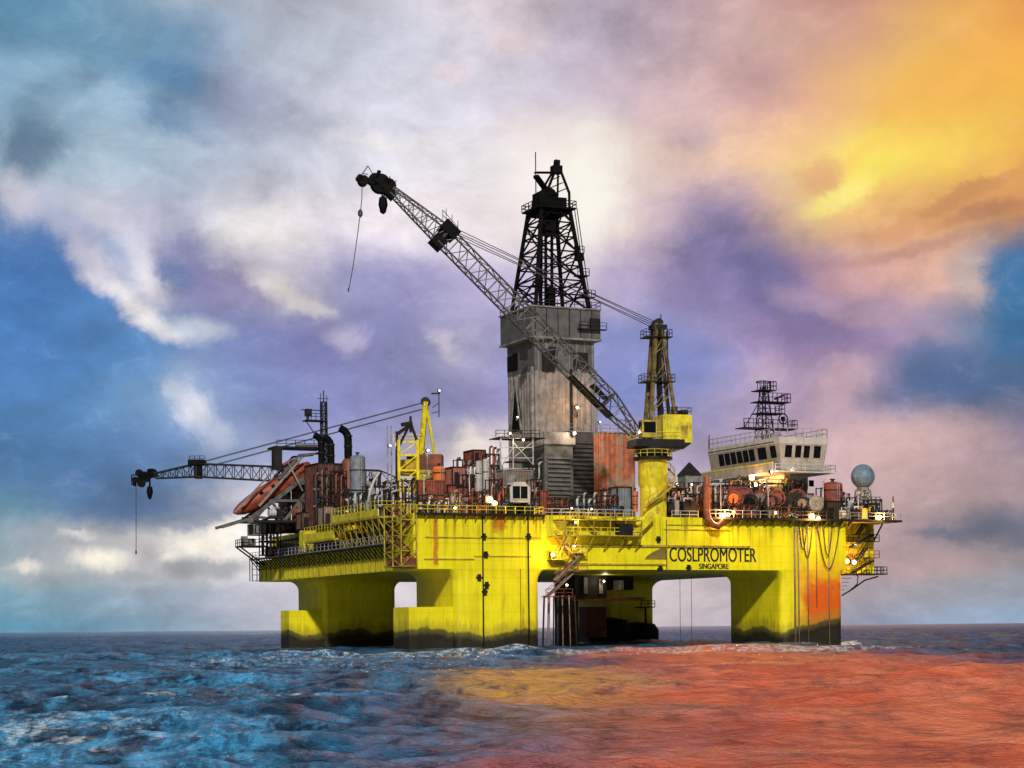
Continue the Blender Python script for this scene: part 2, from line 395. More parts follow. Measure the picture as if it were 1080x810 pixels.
# ------------------------------------------------------------------ sea
COLS = [(6.73, 21.2, 0.0, 17.0), (65.5, 78.3, 0.0, 17.5), (6.73, 21.2, 63.0, 78.0), (65.5, 75.5, 63.0, 80.0)]
def make_sea():
    rng = np.random.default_rng(11)
    rr = [0.5, 6, 14, 20.0]
    while rr[-1] < 40: rr.append(rr[-1] * 1.006)
    while rr[-1] < 330: rr.append(rr[-1] * 1.0027)
    while rr[-1] < 1500: rr.append(rr[-1] * 1.0046)
    while rr[-1] < 60000: rr.append(rr[-1] * 1.025)
    rr = np.array(rr); fine = np.radians(np.linspace(-19, 19, 820))
    coarse = np.radians(np.linspace(19, 341, 110))[1:-1]
    th = np.concatenate([fine, coarse]); nt = len(th)
    R, T = np.meshgrid(rr, th, indexing='ij')
    X = R * np.sin(T); Y = R * np.cos(T)
    dr = np.gradient(rr)[:, None] * np.ones_like(T)
    dth = np.gradient(th); dth[-1] = dth[-2]
    cell = np.maximum(dr, R * np.abs(dth)[None, :] * np.where(np.abs(th) > math.radians(19.01), 1, 1)[None, :])
    Z = np.zeros_like(X); DX = np.zeros_like(X); DY = np.zeros_like(X); J = np.zeros_like(X)
    N = 150
    lam = np.exp(rng.uniform(math.log(1.1), math.log(55), N))
    base = math.radians(-80)
    # water on the right, where red is painted in, lies calmer; gusts roughen patches of it
    calm = 1 - 0.45 * np.clip((X - 0.056 * Y + 4) / 10, 0, 1) * np.clip((300 - Y) / 30, 0, 1)
    gust = 0.95 + 0.35 * np.sin(X * 0.11 + 1.3 * np.sin(Y * 0.031)) * np.sin(Y * 0.053 + 1.1 * np.sin(X * 0.07))
    for L in lam:
        k = 2 * math.pi / L
        ang = base + rng.normal(0, 0.28 if L > 9 else 0.5)
        amp = 0.0094 * L ** 0.82 * rng.uniform(0.6, 1.3) if L < 9 else 0.066 * rng.uniform(.6, 1.3)
        kx, ky = math.cos(ang) * k, math.sin(ang) * k
        ph = kx * X + ky * Y + rng.uniform(0, 6.283)
        wgt = np.clip((L / cell - 2.2) / 2.5, 0, 1) * amp
        if L < 12: wgt = wgt * calm * gust
        s, c = np.sin(ph), np.cos(ph)
        Z += wgt * s
        DX += wgt * 0.9 * math.cos(ang) * c; DY += wgt * 0.9 * math.sin(ang) * c
        J += wgt * k * s
    foam = np.clip((J - 0.75) * 0.6, 0, .30)
    # broken water round the legs
    ra_ = (X - OX) * CA + (Y - OY) * SA; rb_ = -(X - OX) * SA + (Y - OY) * CA
    leg = np.zeros_like(X)
    for (a0, a1, b0, b1) in COLS:
        dd = np.hypot(np.maximum(np.maximum(a0 - ra_, ra_ - a1), 0), np.maximum(np.maximum(b0 - rb_, rb_ - b1), 0))
        leg = np.maximum(leg, np.clip(1 - dd / 7.0, 0, 1))
    # the streak of churned water drifting past the near side of the rig
    wake = np.exp(-((Y - 255 - 0.06 * X) / 16) ** 2) * np.clip((X + 40) / 15, 0, 1) * np.clip((70 - X) / 25, 0, 1)
    bl = np.exp(-((Y - 62) / 14) ** 2 - ((X + 17) / 7) ** 2) + 0.8 * np.exp(-((Y - 205) / 45) ** 2 - ((X + 22) / 16) ** 2) + .45 * np.exp(-((Y - 105) / 22) ** 2 - ((X + 14) / 12) ** 2)
    foam = np.clip(foam + 0.52 * leg + 0.33 * wake + 0.34 * bl, 0, 1)
    verts = np.stack([X + DX, Y + DY, Z], -1).reshape(-1, 3)
    nr = len(rr)
    i = np.arange(nr - 1)[:, None] * nt; j = np.arange(nt)[None, :]; j2 = (j + 1) % nt
    f = np.stack([i + j, i + nt + j, i + nt + j2, i + j2], -1)[:, :, ::-1].reshape(-1, 4)
    me = bpy.data.meshes.new("sea")
    me.vertices.add(len(verts)); me.vertices.foreach_set("co", verts.astype(np.float32).ravel())
    me.loops.add(f.size); me.loops.foreach_set("vertex_index", f.astype(np.int32).ravel())
    me.polygons.add(len(f)); me.polygons.foreach_set("loop_start", np.arange(0, f.size, 4, dtype=np.int32))
    me.update(calc_edges=True)
    me.polygons.foreach_set("use_smooth", np.ones(len(f), bool))
    at = me.attributes.new("foam", 'FLOAT', 'POINT'); at.data.foreach_set("value", foam.astype(np.float32).ravel())
    o = bpy.data.objects.new("sea", me); COL.objects.link(o); o['kind'] = 'structure'
    m = bpy.data.materials.new("sea_water"); m.use_nodes = True
    g = NG(m.node_tree); bs = g.n['Principled BSDF']
    geo = g.node('ShaderNodeNewGeometry'); p = geo.outputs['Position']
    at = g.node('ShaderNodeAttribute'); at.attribute_name = "foam"
    fn = g.noise(g.mapping(p, scale=(0.8, 0.3, 1)), 2.2, 9, 0.74, 0.4)
    lace = g.noise(g.mapping(p, scale=(0.30, 0.16, 1)), 1.0, 7, 0.66, 1.6)
    ridge = g.math('SUBTRACT', 1.0, g.math('MULTIPLY', g.math('ABSOLUTE', g.math('SUBTRACT', lace, 0.5)), 10.0), clamp=True)
    fm = g.math('ADD', g.math('ADD', at.outputs['Fac'], fn), g.math('MULTIPLY', ridge, 0.26))
    fm = g.rng(fm, 0.86, 1.20, 0, 0.9)
    # deep blue water, with cyan, amber and red sky reflections painted into its colour
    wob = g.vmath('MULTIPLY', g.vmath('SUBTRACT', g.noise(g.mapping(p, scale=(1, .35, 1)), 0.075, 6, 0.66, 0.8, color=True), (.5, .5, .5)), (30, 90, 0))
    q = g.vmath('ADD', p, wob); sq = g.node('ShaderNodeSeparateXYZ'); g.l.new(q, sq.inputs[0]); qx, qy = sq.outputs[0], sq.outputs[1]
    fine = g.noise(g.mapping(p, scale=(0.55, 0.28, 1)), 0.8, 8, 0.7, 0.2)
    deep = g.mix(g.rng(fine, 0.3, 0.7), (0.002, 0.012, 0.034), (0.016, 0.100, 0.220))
    aer = g.noise(g.mapping(p, scale=(0.5, 0.30, 1)), 0.16, 7, 0.68, 0.7)  # patches for the painted cyan and red tints
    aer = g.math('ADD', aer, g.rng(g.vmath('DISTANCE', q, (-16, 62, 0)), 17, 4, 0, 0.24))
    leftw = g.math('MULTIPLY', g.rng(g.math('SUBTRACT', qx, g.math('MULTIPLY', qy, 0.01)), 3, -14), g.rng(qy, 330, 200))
    cyan_tint = g.math('MULTIPLY', g.math('MULTIPLY', g.rng(aer, 0.40, 0.64, 0.06, 0.95), leftw), g.math('MULTIPLY', g.rng(fine, 0.40, 0.54), g.rng(fn, 0.40, 0.58, 0.18, 1.0)))
    deep = g.mix(cyan_tint, deep, (0.070, 0.40, 0.74))
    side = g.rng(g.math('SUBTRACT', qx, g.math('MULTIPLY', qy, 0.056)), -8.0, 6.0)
    red_tint = g.math('MULTIPLY', side, g.math('MULTIPLY', g.rng(qy, 305, 262), g.rng(g.math('ADD', qx, g.math('MULTIPLY', qy, 0.06)), 66, 40)))
    red_tint = g.math('MULTIPLY', red_tint, g.rng(fine, 0.26, 0.56, 0.35, 0.92))
    deep = g.mix(red_tint, deep, g.mix(g.rng(aer, 0.4, 0.62), (0.74, 0.135, 0.048), (0.88, 0.235, 0.105)))  # sunset red put into the water's diffuse colour
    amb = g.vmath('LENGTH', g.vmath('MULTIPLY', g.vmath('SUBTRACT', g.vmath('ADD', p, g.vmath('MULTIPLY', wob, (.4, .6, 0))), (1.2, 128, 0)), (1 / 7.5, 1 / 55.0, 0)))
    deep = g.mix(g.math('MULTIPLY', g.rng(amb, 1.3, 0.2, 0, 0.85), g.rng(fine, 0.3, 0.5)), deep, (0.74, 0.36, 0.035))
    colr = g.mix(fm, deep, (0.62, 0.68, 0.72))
    g.n.remove(bs); out = g.n['Material Output']
    def ridged(n): return g.math('SUBTRACT', 1.0, g.math('ABSOLUTE', g.math('MULTIPLY_ADD', n, 2.0, -1.0)))
    b0 = g.noise(g.mapping(p, scale=(0.8, 0.7, 1)), 0.25, 5, 0.6, 0.1)
    b1 = ridged(g.noise(g.mapping(p, scale=(0.5, 1.0, 1)), 1.1, 6, 0.6, 0.1))
    b2 = ridged(g.noise(g.mapping(p, scale=(0.5, 1.0, 1)), 4.2, 5, 0.6, 0.1))
    hgt = g.math('ADD', g.math('ADD', g.math('MULTIPLY', b0, 0.7), g.math('MULTIPLY', b1, 0.40)), g.math('MULTIPLY', b2, 0.16))
    bp = g.node('ShaderNodeBump'); bp.inputs['Strength'].default_value = 1.0; bp.inputs['Distance'].default_value = 1.0
    g.put(bp.inputs['Height'], hgt); nrm = bp.outputs[0]
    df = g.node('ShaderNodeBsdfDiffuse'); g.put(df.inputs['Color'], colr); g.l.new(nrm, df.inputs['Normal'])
    gl = g.node('ShaderNodeBsdfGlossy'); gl.inputs['Color'].default_value = (1, 1, 1, 1); gl.inputs['Roughness'].default_value = 0.11; g.l.new(nrm, gl.inputs['Normal'])
    fr = g.node('ShaderNodeFresnel'); fr.inputs['IOR'].default_value = 1.34; g.l.new(nrm, fr.inputs['Normal'])
    fac = g.math('MULTIPLY', g.math('MULTIPLY', fr.outputs[0], g.math('MULTIPLY_ADD', red_tint, -0.42, 0.84)), g.math('SUBTRACT', 1.0, fm))
    mx = g.node('ShaderNodeMixShader'); g.l.new(fac, mx.inputs[0]); g.l.new(df.outputs[0], mx.inputs[1]); g.l.new(gl.outputs[0], mx.inputs[2])
    g.l.new(mx.outputs[0], out.inputs[0])
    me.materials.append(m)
make_sea()
# ------------------------------------------------------------------ materials
MATS = {}
def mat(name, c, rough=0.6, metal=0.0, var=0.25, scale=0.8, rust=0.0, streak=0.0, c2=None, spec=.5):
    if name in MATS: return MATS[name]
    m = bpy.data.materials.new(name); m.use_nodes = True; g = NG(m.node_tree); bs = g.n['Principled BSDF']
    p = g.node('ShaderNodeTexCoord').outputs['Object']
    n = g.noise(p, scale, 5, 0.6)
    dark = tuple(v * (1 - var) for v in c); lite = tuple(min(1, v * (1 + var)) for v in c)
    col = g.mix(g.rng(n, 0.3, 0.7), dark, lite)
    if c2: col = g.mix(g.rng(g.noise(p, scale * 0.45, 4, 0.65), 0.48, 0.60), col, c2)
    if streak:
        s = g.noise(g.mapping(p, scale=(1.3, 1.3, 0.07)), 1.6, 5, 0.65)
        col = g.mix(g.rng(s, 0.52, 0.74, 0, streak), col, tuple(v * 0.25 for v in c))
    if rust:
        rn = g.noise(g.mapping(p, scale=(1, 1, 0.45)), 1.1, 7, 0.7)
        col = g.mix(g.rng(rn, 0.62 - 0.25 * rust, 0.72, 0, 0.9), col, (0.16, 0.05, 0.016))
    g.put(bs.inputs['Base Color'], col)
    g.put(bs.inputs['Roughness'], g.rng(n, 0.2, 0.8, rough * 0.8, min(1, rough * 1.2), smooth=False))
    bs.inputs['Metallic'].default_value = metal; bs.inputs['Specular IOR Level'].default_value = spec
    MATS[name] = m; return m

def glow(name, c, s):
    if name in MATS: return MATS[name]
    m = bpy.data.materials.new(name); m.use_nodes = True; bs = m.node_tree.nodes['Principled BSDF']
    bs.inputs['Base Color'].default_value = (0.8, 0.8, 0.8, 1)
    bs.inputs['Emission Color'].default_value = (*c, 1); bs.inputs['Emission Strength'].default_value = s
    MATS[name] = m; return m

def hull_paint():
    """weathered yellow ship paint: grime runs, rust runs, marine growth on the splash zone, big orange patch on one leg"""
    m = bpy.data.materials.new("hull_paint"); m.use_nodes = True; g = NG(m.node_tree); bs = g.n['Principled BSDF']
    p = g.node('ShaderNodeTexCoord').outputs['Object']
    sp = g.node('ShaderNodeSeparateXYZ'); g.l.new(p, sp.inputs[0]); a, b, z = sp.outputs
    n = g.noise(p, 0.25, 5, 0.6)
    col = g.mix(g.rng(n, 0.3, 0.7), (0.75, 0.64, 0.004), (0.88, 0.765, 0.007))
    # plate seams, a plate about 3 by 2.6 metres: faint
    for ax, per in ((a, 3.1), (z, 2.65)):
        fr = g.math('FRACT', g.math('DIVIDE', g.math('ADD', ax, 500.0), per))
        col = g.mix(g.rng(g.math('ABSOLUTE', g.math('SUBTRACT', fr, 0.5)), 0.48, 0.5, 0, 0.42), col, (0.40, 0.30, 0.012))
    # grime running down from the deck edge
    st = g.noise(g.mapping(p, scale=(1.0, 1.0, 0.055)), 1.25, 6, 0.66)
    top = g.rng(z, 15.2, 21.2, 0.0, 1.0)
    gr = g.math('MULTIPLY', g.rng(st, 0.44, 0.70), g.math('MULTIPLY_ADD', top, 0.75, 0.22))
    col = g.mix(gr, col, (0.12, 0.085, 0.012))
    # rust runs
    rs = g.noise(g.mapping(p, loc=(3, 9, 2), scale=(0.8, 0.8, 0.06)), 1.5, 6, 0.7)
    rp_ = g.noise(p, 0.11, 3, 0.6)
    col = g.mix(g.math('MULTIPLY', g.rng(rs, 0.56, 0.70), g.rng(rp_, 0.46, 0.64, 0, 0.8)), col, (0.34, 0.10, 0.012))
    # one straight rusty run below an old overflow
    band = g.rng(g.math('ABSOLUTE', g.math('SUBTRACT', g.math('ADD', a, g.math('MULTIPLY', g.noise(g.mapping(p, scale=(1, 1, .35)), 1.6, 7, .72), 1.5)), 4.4)), 0.12, 0.62, 1, 0)
    band = g.math('MULTIPLY', band, g.math('MULTIPLY', g.rng(z, 13.2, 13.6), g.rng(b, 1.5, 1.0, 0, 1)))
    col = g.mix(g.math('MULTIPLY', band, 0.85), col, (0.50, 0.13, 0.014))
    # orange patch on the near right leg: amber above, red orange below
    wob = g.math('MULTIPLY', g.math('SUBTRACT', g.noise(p, 0.35, 6, 0.62), 0.5), 7.5)
    aw = g.math('ADD', a, wob)
    near = g.math('MULTIPLY', g.rng(b, 6, 3), g.rng(aw, 67.2, 69.5))
    amber = g.math('MULTIPLY', near, g.rng(g.math('ADD', z, wob), 16.0, 11.5))
    col = g.mix(g.math('MULTIPLY', amber, 0.85), col, (0.78, 0.36, 0.012))
    red = g.math('MULTIPLY', g.math('MULTIPLY', g.rng(b, 6, 3), g.rng(g.math('ADD', a, g.math('MULTIPLY', wob, 0.8)), 69.0, 71.0)), g.rng(g.math('ADD', z, g.math('MULTIPLY', wob, 1.5)), 12.6, 8.6))
    col = g.mix(g.math('MULTIPLY', red, 0.92), col, (0.66, 0.085, 0.008))
    # rust below the flaring lamp at the deck edge
    fl_ = g.vmath('LENGTH', g.vmath('MULTIPLY', g.vmath('SUBTRACT', g.vmath('ADD', p, g.vmath('MULTIPLY', g.vmath('SUBTRACT', g.noise(p, 1.2, 6, .7, color=True), (.5, .5, .5)), (3, 0, 3))), (14.2, 0, 20.4)), (1 / 1.7, .2, 1 / 2.6)))
    col = g.mix(g.rng(fl_, 1.1, 0.3, 0, 0.8), col, (0.42, 0.07, 0.01))
    # splash zone
    gn = g.math('ADD', g.math('MULTIPLY', g.math('SUBTRACT', g.noise(g.mapping(p, scale=(1, 1, .3)), 0.13, 3, 0.5), 0.5), 4.6), g.math('MULTIPLY', g.math('SUBTRACT', g.noise(p, 1.1, 6, 0.65), 0.5), 1.1))
    zz = g.math('SUBTRACT', g.math('ADD', z, gn), g.rng(a, 62, 76, 0.0, 1.3))
    drip = g.noise(g.mapping(p, scale=(1.6, 1.6, 0.12)), 1.3, 5, 0.65)
    col = g.mix(g.rng(g.math('ADD', zz, g.math('MULTIPLY', g.math('SUBTRACT', drip, .5), 4.5)), 5.4, 3.4, 0, 0.6), col, (0.30, 0.22, 0.02))
    col = g.mix(g.rng(zz, 3.5, 2.9, 0, 0.9), col, (0.055, 0.050, 0.014))
    col = g.mix(g.rng(zz, 3.0, 1.9), col, g.mix(g.noise(p, 1.4, 4), (0.006, 0.005, 0.004), (0.03, 0.024, 0.010)))
    g.put(bs.inputs['Base Color'], col)
    bs.inputs['Specular IOR Level'].default_value = 0.3
    g.put(bs.inputs['Roughness'], g.rng(n, 0.3, 0.7, 0.42, 0.6))
    bpn = g.node('ShaderNodeBump'); bpn.inputs['Strength'].default_value = 0.25; bpn.inputs['Distance'].default_value = 0.25
    g.put(bpn.inputs['Height'], g.noise(p, 0.6, 3, 0.5)); g.l.new(bpn.outputs[0], bs.inputs['Normal'])
    return m

HULL = hull_paint()
YEL = mat('yellow_paint', (0.66, 0.55, 0.012), 0.5, var=0.2, streak=0.5, rust=0.35)
YELD = mat('worn_yellow', (0.42, 0.31, 0.02), 0.6, var=0.35, streak=0.6, rust=0.6)
DARK = mat('dark_steel', (0.012, 0.010, 0.009), 0.6, var=0.4, spec=.25)
BLK = mat('sooty_black', (0.003, 0.0027, 0.0027), 0.7, spec=.12)
GREY = mat('grey_steel', (0.20, 0.195, 0.19), 0.5, var=0.35, rust=0.35)
GALV = mat('galvanised_steel', (0.42, 0.41, 0.40), 0.45, 0.3, var=0.25)
LOUV = mat('grey_louvre_paint', (0.10, 0.092, 0.085), 0.55, var=0.3, streak=0.4)
TOWER = mat('grey_cladding', (0.088, 0.086, 0.088), 0.55, var=0.25, streak=0.55, rust=0.25)
PALEB = mat('pale_brown_cladding', (0.225, 0.192, 0.178), 0.6, var=0.3, streak=0.65, rust=0.15)
BROWN = mat('brown_cladding', (0.19, 0.135, 0.105), 0.6, var=0.3, streak=0.6, rust=0.45)
REDC = mat('orange_red_cladding', (0.36, 0.10, 0.045), 0.6, var=0.35, streak=0.5, c2=(0.28, 0.20, 0.14))
RED = mat('red_oxide', (0.19, 0.040, 0.020), 0.6, var=0.55, rust=0.5, streak=.4)
ORG = mat('orange_paint', (0.62, 0.13, 0.018), 0.45, var=0.25, rust=0.2)
ORGD = mat('lifeboat_orange', (0.25, 0.042, 0.013), 0.5, var=0.4, streak=0.55, rust=.3)
WHT = mat('white_paint', (0.46, 0.43, 0.40), 0.5, var=0.12, streak=0.35, rust=0.12)
CRM = mat('cream_paint', (0.36, 0.315, 0.275), 0.5, var=0.15, streak=0.4, rust=0.2)
GLS = mat('dark_glass', (0.006, 0.0065, 0.008), 0.15, var=0.1, spec=.2)
BLU = mat('blue_paint', (0.06, 0.16, 0.30), 0.4, var=0.2)
GRN = mat('green_deck', (0.05, 0.085, 0.05), 0.7, var=0.3, rust=0.3)
ROPE = mat('wire_rope', (0.045, 0.04, 0.04), 0.6)
INK = mat('black_lettering', (0.012, 0.011, 0.009), 0.6, var=0.3)
RUBR = mat('rubber_hose', (0.02, 0.018, 0.017), 0.5)
LW = glow('lamp_white', (1.0, 0.84, 0.62), 3.2); LA = glow('lamp_amber', (1.0, 0.50, 0.11), 5)
LWIN = glow('lit_window', (1.0, 0.80, 0.52), 1.6)

# ------------------------------------------------------------------ platform hull
PL = thing('drilling_platform', 'huge yellow drilling platform standing on four legs in the sea', 'oil rig', (0, 0, 0))

def rrect(a0, a1, b0, b1, z, r=1.6, n=5):
    pts = []
    for cx, cy, t0 in ((a1 - r, b0 + r, -90), (a1 - r, b1 - r, 0), (a0 + r, b1 - r, 90), (a0 + r, b0 + r, 180)):
        for k in range(n + 1):
            t = math.radians(t0 + 90 * k / n)
            pts.append(V(cx + r * math.cos(t), cy + r * math.sin(t), z))
    return pts

def column(a0, a1, b0, b1, fl, fr, ff, fb, r=1.2, R=1.9):
    mb = MB(); zs = [-5, 0, 2, 4, 6, 8.2] + [KZ - R + R * math.sin(math.pi / 2 * k / 9) for k in range(10)]
    rings = []
    for z in zs:
        t = max(0, z - (KZ - R)); o = R - math.sqrt(max(0, R * R - t * t))
        rings.append(rrect(a0 - o * fl, a1 + o * fr, b0 - o * ff, b1 + o * fb, z + (0.02 if z > KZ - 0.01 else 0), r))
    return mb.rings(rings)

deck = MB().box(2.6, 78.2, 0, 80, 16.8, DZ)                       # upper deck box, set back along the left side
part(deck, 'deck_box', HULL, PL)
part(MB().box(0, 2.6, 0, 7.2, KZ + 3.9, DZ - 0.003), 'corner_block', HULL, PL)
low = MB().box(0, 78.19, 0.003, 79.99, KZ, KZ + 3.99)
part(low, 'pontoon_beam', HULL, PL)
c = part(column(6.73, 21.2, 0.006, 17.0, 1, 1, 0, 1), 'column', HULL, PL, 'auto')
part(MB().box(-0.5, 6.9, 1.0, 7.6, -5, 7.0), 'sponson', HULL, c)
part(MB().box(2, 6.9, 8.2, 13, -5, 5.2), 'sponson', HULL, c)
c = part(column(65.5, 77.6, 0.006, 17.5, 1, 0.3, 0, 1), 'column', HULL, PL, 'auto', label='near right leg coloured orange and red')
c = part(column(6.73, 21.2, 63, 78, 1, 1, 1, 0.4), 'column', HULL, PL, 'auto')
part(MB().box(0.5, 6.9, 63.6, 68.5, -5, 7.2), 'sponson', HULL, c)
c = part(column(65.5, 75.6, 63, 79, 1, 1, 1, 0.2), 'column', HULL, PL, 'auto')
part(MB().lathe((71.5, 62.6, 2.4), [(0.1, -2.2), (3.6, -2.2), (4.2, -1.2), (4.2, 0.6), (3.4, 1.8), (0.1, 2.2)], 20), 'black_bulge', BLK, c, 'auto')  # added black bulge standing for a dark blob at the waterline
part(MB().lathe((65.0, 62.0, 2.8), [(0.1, -2.2), (3.6, -2.2), (4.4, -1.2), (4.4, 0.6), (3.4, 2.2), (0.1, 2.8)], 20), 'black_bulge', BLK, c, 'auto')

# deck edge: a plate with a dark gutter under it, on knees
def deck_edge(a0, a1, out, kn=True):
    e = part(MB().box(a0, a1, -out, -0.004, DZ - 0.28, DZ + 0.06), 'deck_edge', DARK, PL)
    n = int((a1 - a0) / 1.6)
    for k in range(n + 1):
        a = a0 + (a1 - a0) * k / n
        if a > 79.5: break
        part(MB().prism([(a - 0.06, -0.006, DZ - 0.29), (a - 0.06, -out + 0.05, DZ - 0.29), (a - 0.06, -0.006, DZ - 1.5)], (0.12, 0, 0)), 'knee_bracket', YELD, e)
deck_edge(0.2, 21.8, 0.9); deck_edge(50.5, 88.6, 1.5)
def hrail(pts, m=GALV, **k): part(MB().rail(pts, **k), 'railing', m, PL)
hrail([(0.4, 7, DZ), (0.4, -0.8, DZ + 0.07), (21.6, -0.8, DZ + 0.07), (21.8, 3, DZ)], YEL)
hrail([(50.5, -1.4, DZ + 0.07), (64, -1.4, DZ + 0.07)], GALV); hrail([(64.2, -1.4, DZ + 0.07), (78, -1.4, DZ + 0.07)], DARK)
hrail([(78.2, -1.4, DZ + 0.07), (88.4, -1.4, DZ + 0.07), (88.4, 8, DZ + 0.07), (80, 12, DZ + .07)], GALV)
hrail([(22.5, 1.5, DZ), (40, 1.5, DZ)], WHT); hrail([(45.5, 1.2, DZ), (50.4, 1.2, DZ)], WHT)
hrail([(1.0, 31, DZ), (1.0, 79, DZ), (20, 79.5, DZ)], GALV)

# ledges, doubler plates and pipes on the near face
for (u0, u1, v, h, w) in ((590, 790, 574, .32, .30), (586, 703, 594, .26, .22), (448, 570, 566, .16, .14), (500, 560, 586, .16, .14), (447, 500, 589, .16, .14), (703, 770, 553, .16, .12), (700, 770, 558, .14, .12)):
    (a0, _, z0), (a1, _, z1) = rp(u0, v, 0), rp(u1, v, 0)
    part(MB().box(a0, a1, -w, -0.008, z0 - h, z0), 'rubbing_ledge', YELD, PL)
for (u, v0, v1, rad) in ((509, 543, 700, .13), (557, 543, 700, .13), (838, 556, 690, .16), (842, 556, 690, .12), (852, 556, 680, .1), (861, 552, 640, .07), (874, 552, 690, .08), (703, 548, 604, .09), (549, 600, 668, .05)):
    a, _, z0 = rp(u, v0, -0.2); _, _, z1 = rp(u, v1, -0.2)
    part(MB().tube((a, -0.16, z0), (a, -0.16, max(z1, -2)), rad), 'down_pipe', DARK if u < 700 else BROWN, PL, True)
for (u, v) in ((510, 566), (512, 585), (557, 566), (505, 609), (513, 617), (511, 624), (660, 568), (694, 569), (696, 600), (726, 599)):
    a, _, z = rp(u, v, 0)
    part(MB().box(a - .28, a + .28, -.3, -.01, z - .5, z + .5).box(a - .5, a + .5, -.18, -.012, z - .12, z + .12), 'padeye', DARK, PL)
# dark dome shaped emblem beside the name
poly = []
a0, _, z0 = rp(680, 590, 0); a1, _, z1 = rp(703, 576, 0)
for k in range(13):
    t = k / 12 * math.pi / 2
    poly.append((a0 + (a1 - a0) * math.sin(t) * 1.0, -0.05, z0 + (z1 - z0) * (1 - math.cos(t)) ** 0.55 if k else z0))
poly = [(a0, -.05, z0)] + [(a0 + (a1 - a0) * s, -.05, z0 + (z1 - z0) * s ** 0.6) for s in (.1, .2, .35, .5, .65, .8, .92, 1)] + [(a1, -.05, z0)]
part(MB().prism(poly[::-1], (0, 0.043, 0)), 'dome_emblem', mat('emblem_brown', (0.20, 0.14, 0.02), 0.6), PL)

def lettering(txt, u0, u1, v0, v1, name):
    cu = bpy.data.curves.new(name, 'FONT'); cu.body = txt; cu.extrude = 0.01; cu.offset = 0.0
    t = bpy.data.objects.new(name + '_tmp', cu); COL.objects.link(t)
    dg = bpy.context.evaluated_depsgraph_get(); dg.update()
    me = bpy.data.meshes.new_from_object(t.evaluated_get(dg)); COL.objects.unlink(t)
    xs = [v.co.x for v in me.vertices]; ys = [v.co.y for v in me.vertices]
    (a0, _, z0), (a1, _, z1) = rp(u0, v1, 0), rp(u1, v0, 0)
    for v in me.vertices:
        x = (v.co.x - min(xs)) / (max(xs) - min(xs)); y = (v.co.y - min(ys)) / (max(ys) - min(ys))
        v.co = (a0 + x * (a1 - a0), -0.03 - v.co.z, z0 + y * (z1 - z0))
    nv = len(me.vertices); bm = bmesh.new(); bm.from_mesh(me)
    for k_, sh_ in enumerate((.09,)):                          # heavier strokes: the outline repeated a hand's breadth aside
        d_ = bmesh.ops.duplicate(bm, geom=[f for f in bm.faces if f.index >= 0] if k_ == 0 else first)
        if k_ == 0: first = [e for e in d_['geom'] if isinstance(e, bmesh.types.BMFace)]
        for v in d_['geom']:
            if isinstance(v, bmesh.types.BMVert): v.co.x += .09; v.co.y -= .004
    bm.to_mesh(me); bm.free()
    me.materials.clear(); me.materials.append(INK); me.name = name
    o = bpy.data.objects.new(name, me); COL.objects.link(o); o.parent = PL
lettering('COSLPROMOTER', 706, 797, 578.2, 592.2, 'name_lettering')
lettering('SINGAPORE', 737, 768, 594.5, 600, 'port_lettering')

# left side walkway on brackets, its recess full of pipes
wk = part(MB().box(-1.7, -0.01, 7.3, 81, 16.95, 17.12), 'side_walkway', GREY, PL)
for k in range(46):
    b = 8 + k * 1.6
    part(MB().bar((-1.65, b, 16.9), (-0.02, b, 14.9), 0.16), 'walkway_strut', DARK, wk)
part(MB().rail([(-1.6, 7.4, 17.12), (-1.6, 80.9, 17.12)], step=2.0), 'railing', GALV, wk)
for k in range(26): part(MB().box(-0.16, -0.005, 8 + k * 2.8, 8.25 + k * 2.8, KZ + 0.2, 16.7), 'stiffener', YELD, PL)
for k, (z, m_) in enumerate(((17.7, RED), (18.4, DARK), (19.2, GALV), (20.2, DARK))):
    part(MB().tube((1.2 + .2 * k, 7.3, z), (1.2 + .2 * k, 79, z), 0.22), 'side_pipe', m_, PL, True)
for b, h, w, m_ in ((10, 2.2, 1.8, DARK), (17, 2.6, 2.4, GREY), (25, 2.4, 1.6, DARK), (31, 3.0, 3.0, YELD), (38, 2.4, 2.2, RED), (45, 2.2, 3.2, DARK), (52, 2.8, 2.0, YELD), (59, 2.2, 3, DARK), (67, 2.7, 2.2, GREY), (74, 2.3, 2.6, RED)):
    part(MB().box(0.15, 1.9, b, b + w, 17.0, 17.0 + h), 'equipment_locker', m_, PL)
# overhanging yellow side platform near the front corner
ov = part(MB().box(-2.4, 2.59, 9, 31, 21.0, 21.35), 'side_platform', YELD, PL)
for k in range(9): part(MB().bar((-2.3, 9.3 + k * 2.67, 21.0), (-0.02, 9.3 + k * 2.67, 17.3), 0.22).bar((-2.3, 9.3 + k * 2.67, 21.0), (-1.3, 9.3 + k * 2.67 + 1.2, 17.2), .13), 'platform_strut', YELD, ov)
part(MB().box(-2.42, -2.3, 9, 31, 21.36, 22.5), 'bulwark', YEL, ov)
part(MB().rail([(-2.36, 31, 22.5), (-2.36, 9, 22.5), (2.0, 9, 22.5)], h=1.2), 'railing', YEL, ov)
lo = part(MB().box(-1.9, 2.5, 31.5, 47, 18.6, 18.9), 'side_platform', YELD, PL)
part(MB().box(-1.92, -1.8, 31.5, 47, 18.91, 20.2), 'bulwark', YEL, lo)
part(MB().rail([(-1.86, 31.5, 20.2), (-1.86, 47, 20.2)]), 'railing', YEL, lo)
bx = part(MB().box(-1.4, 2.4, 49, 51.4, 17.3, 21.0), 'yellow_cabinet', YEL, PL)
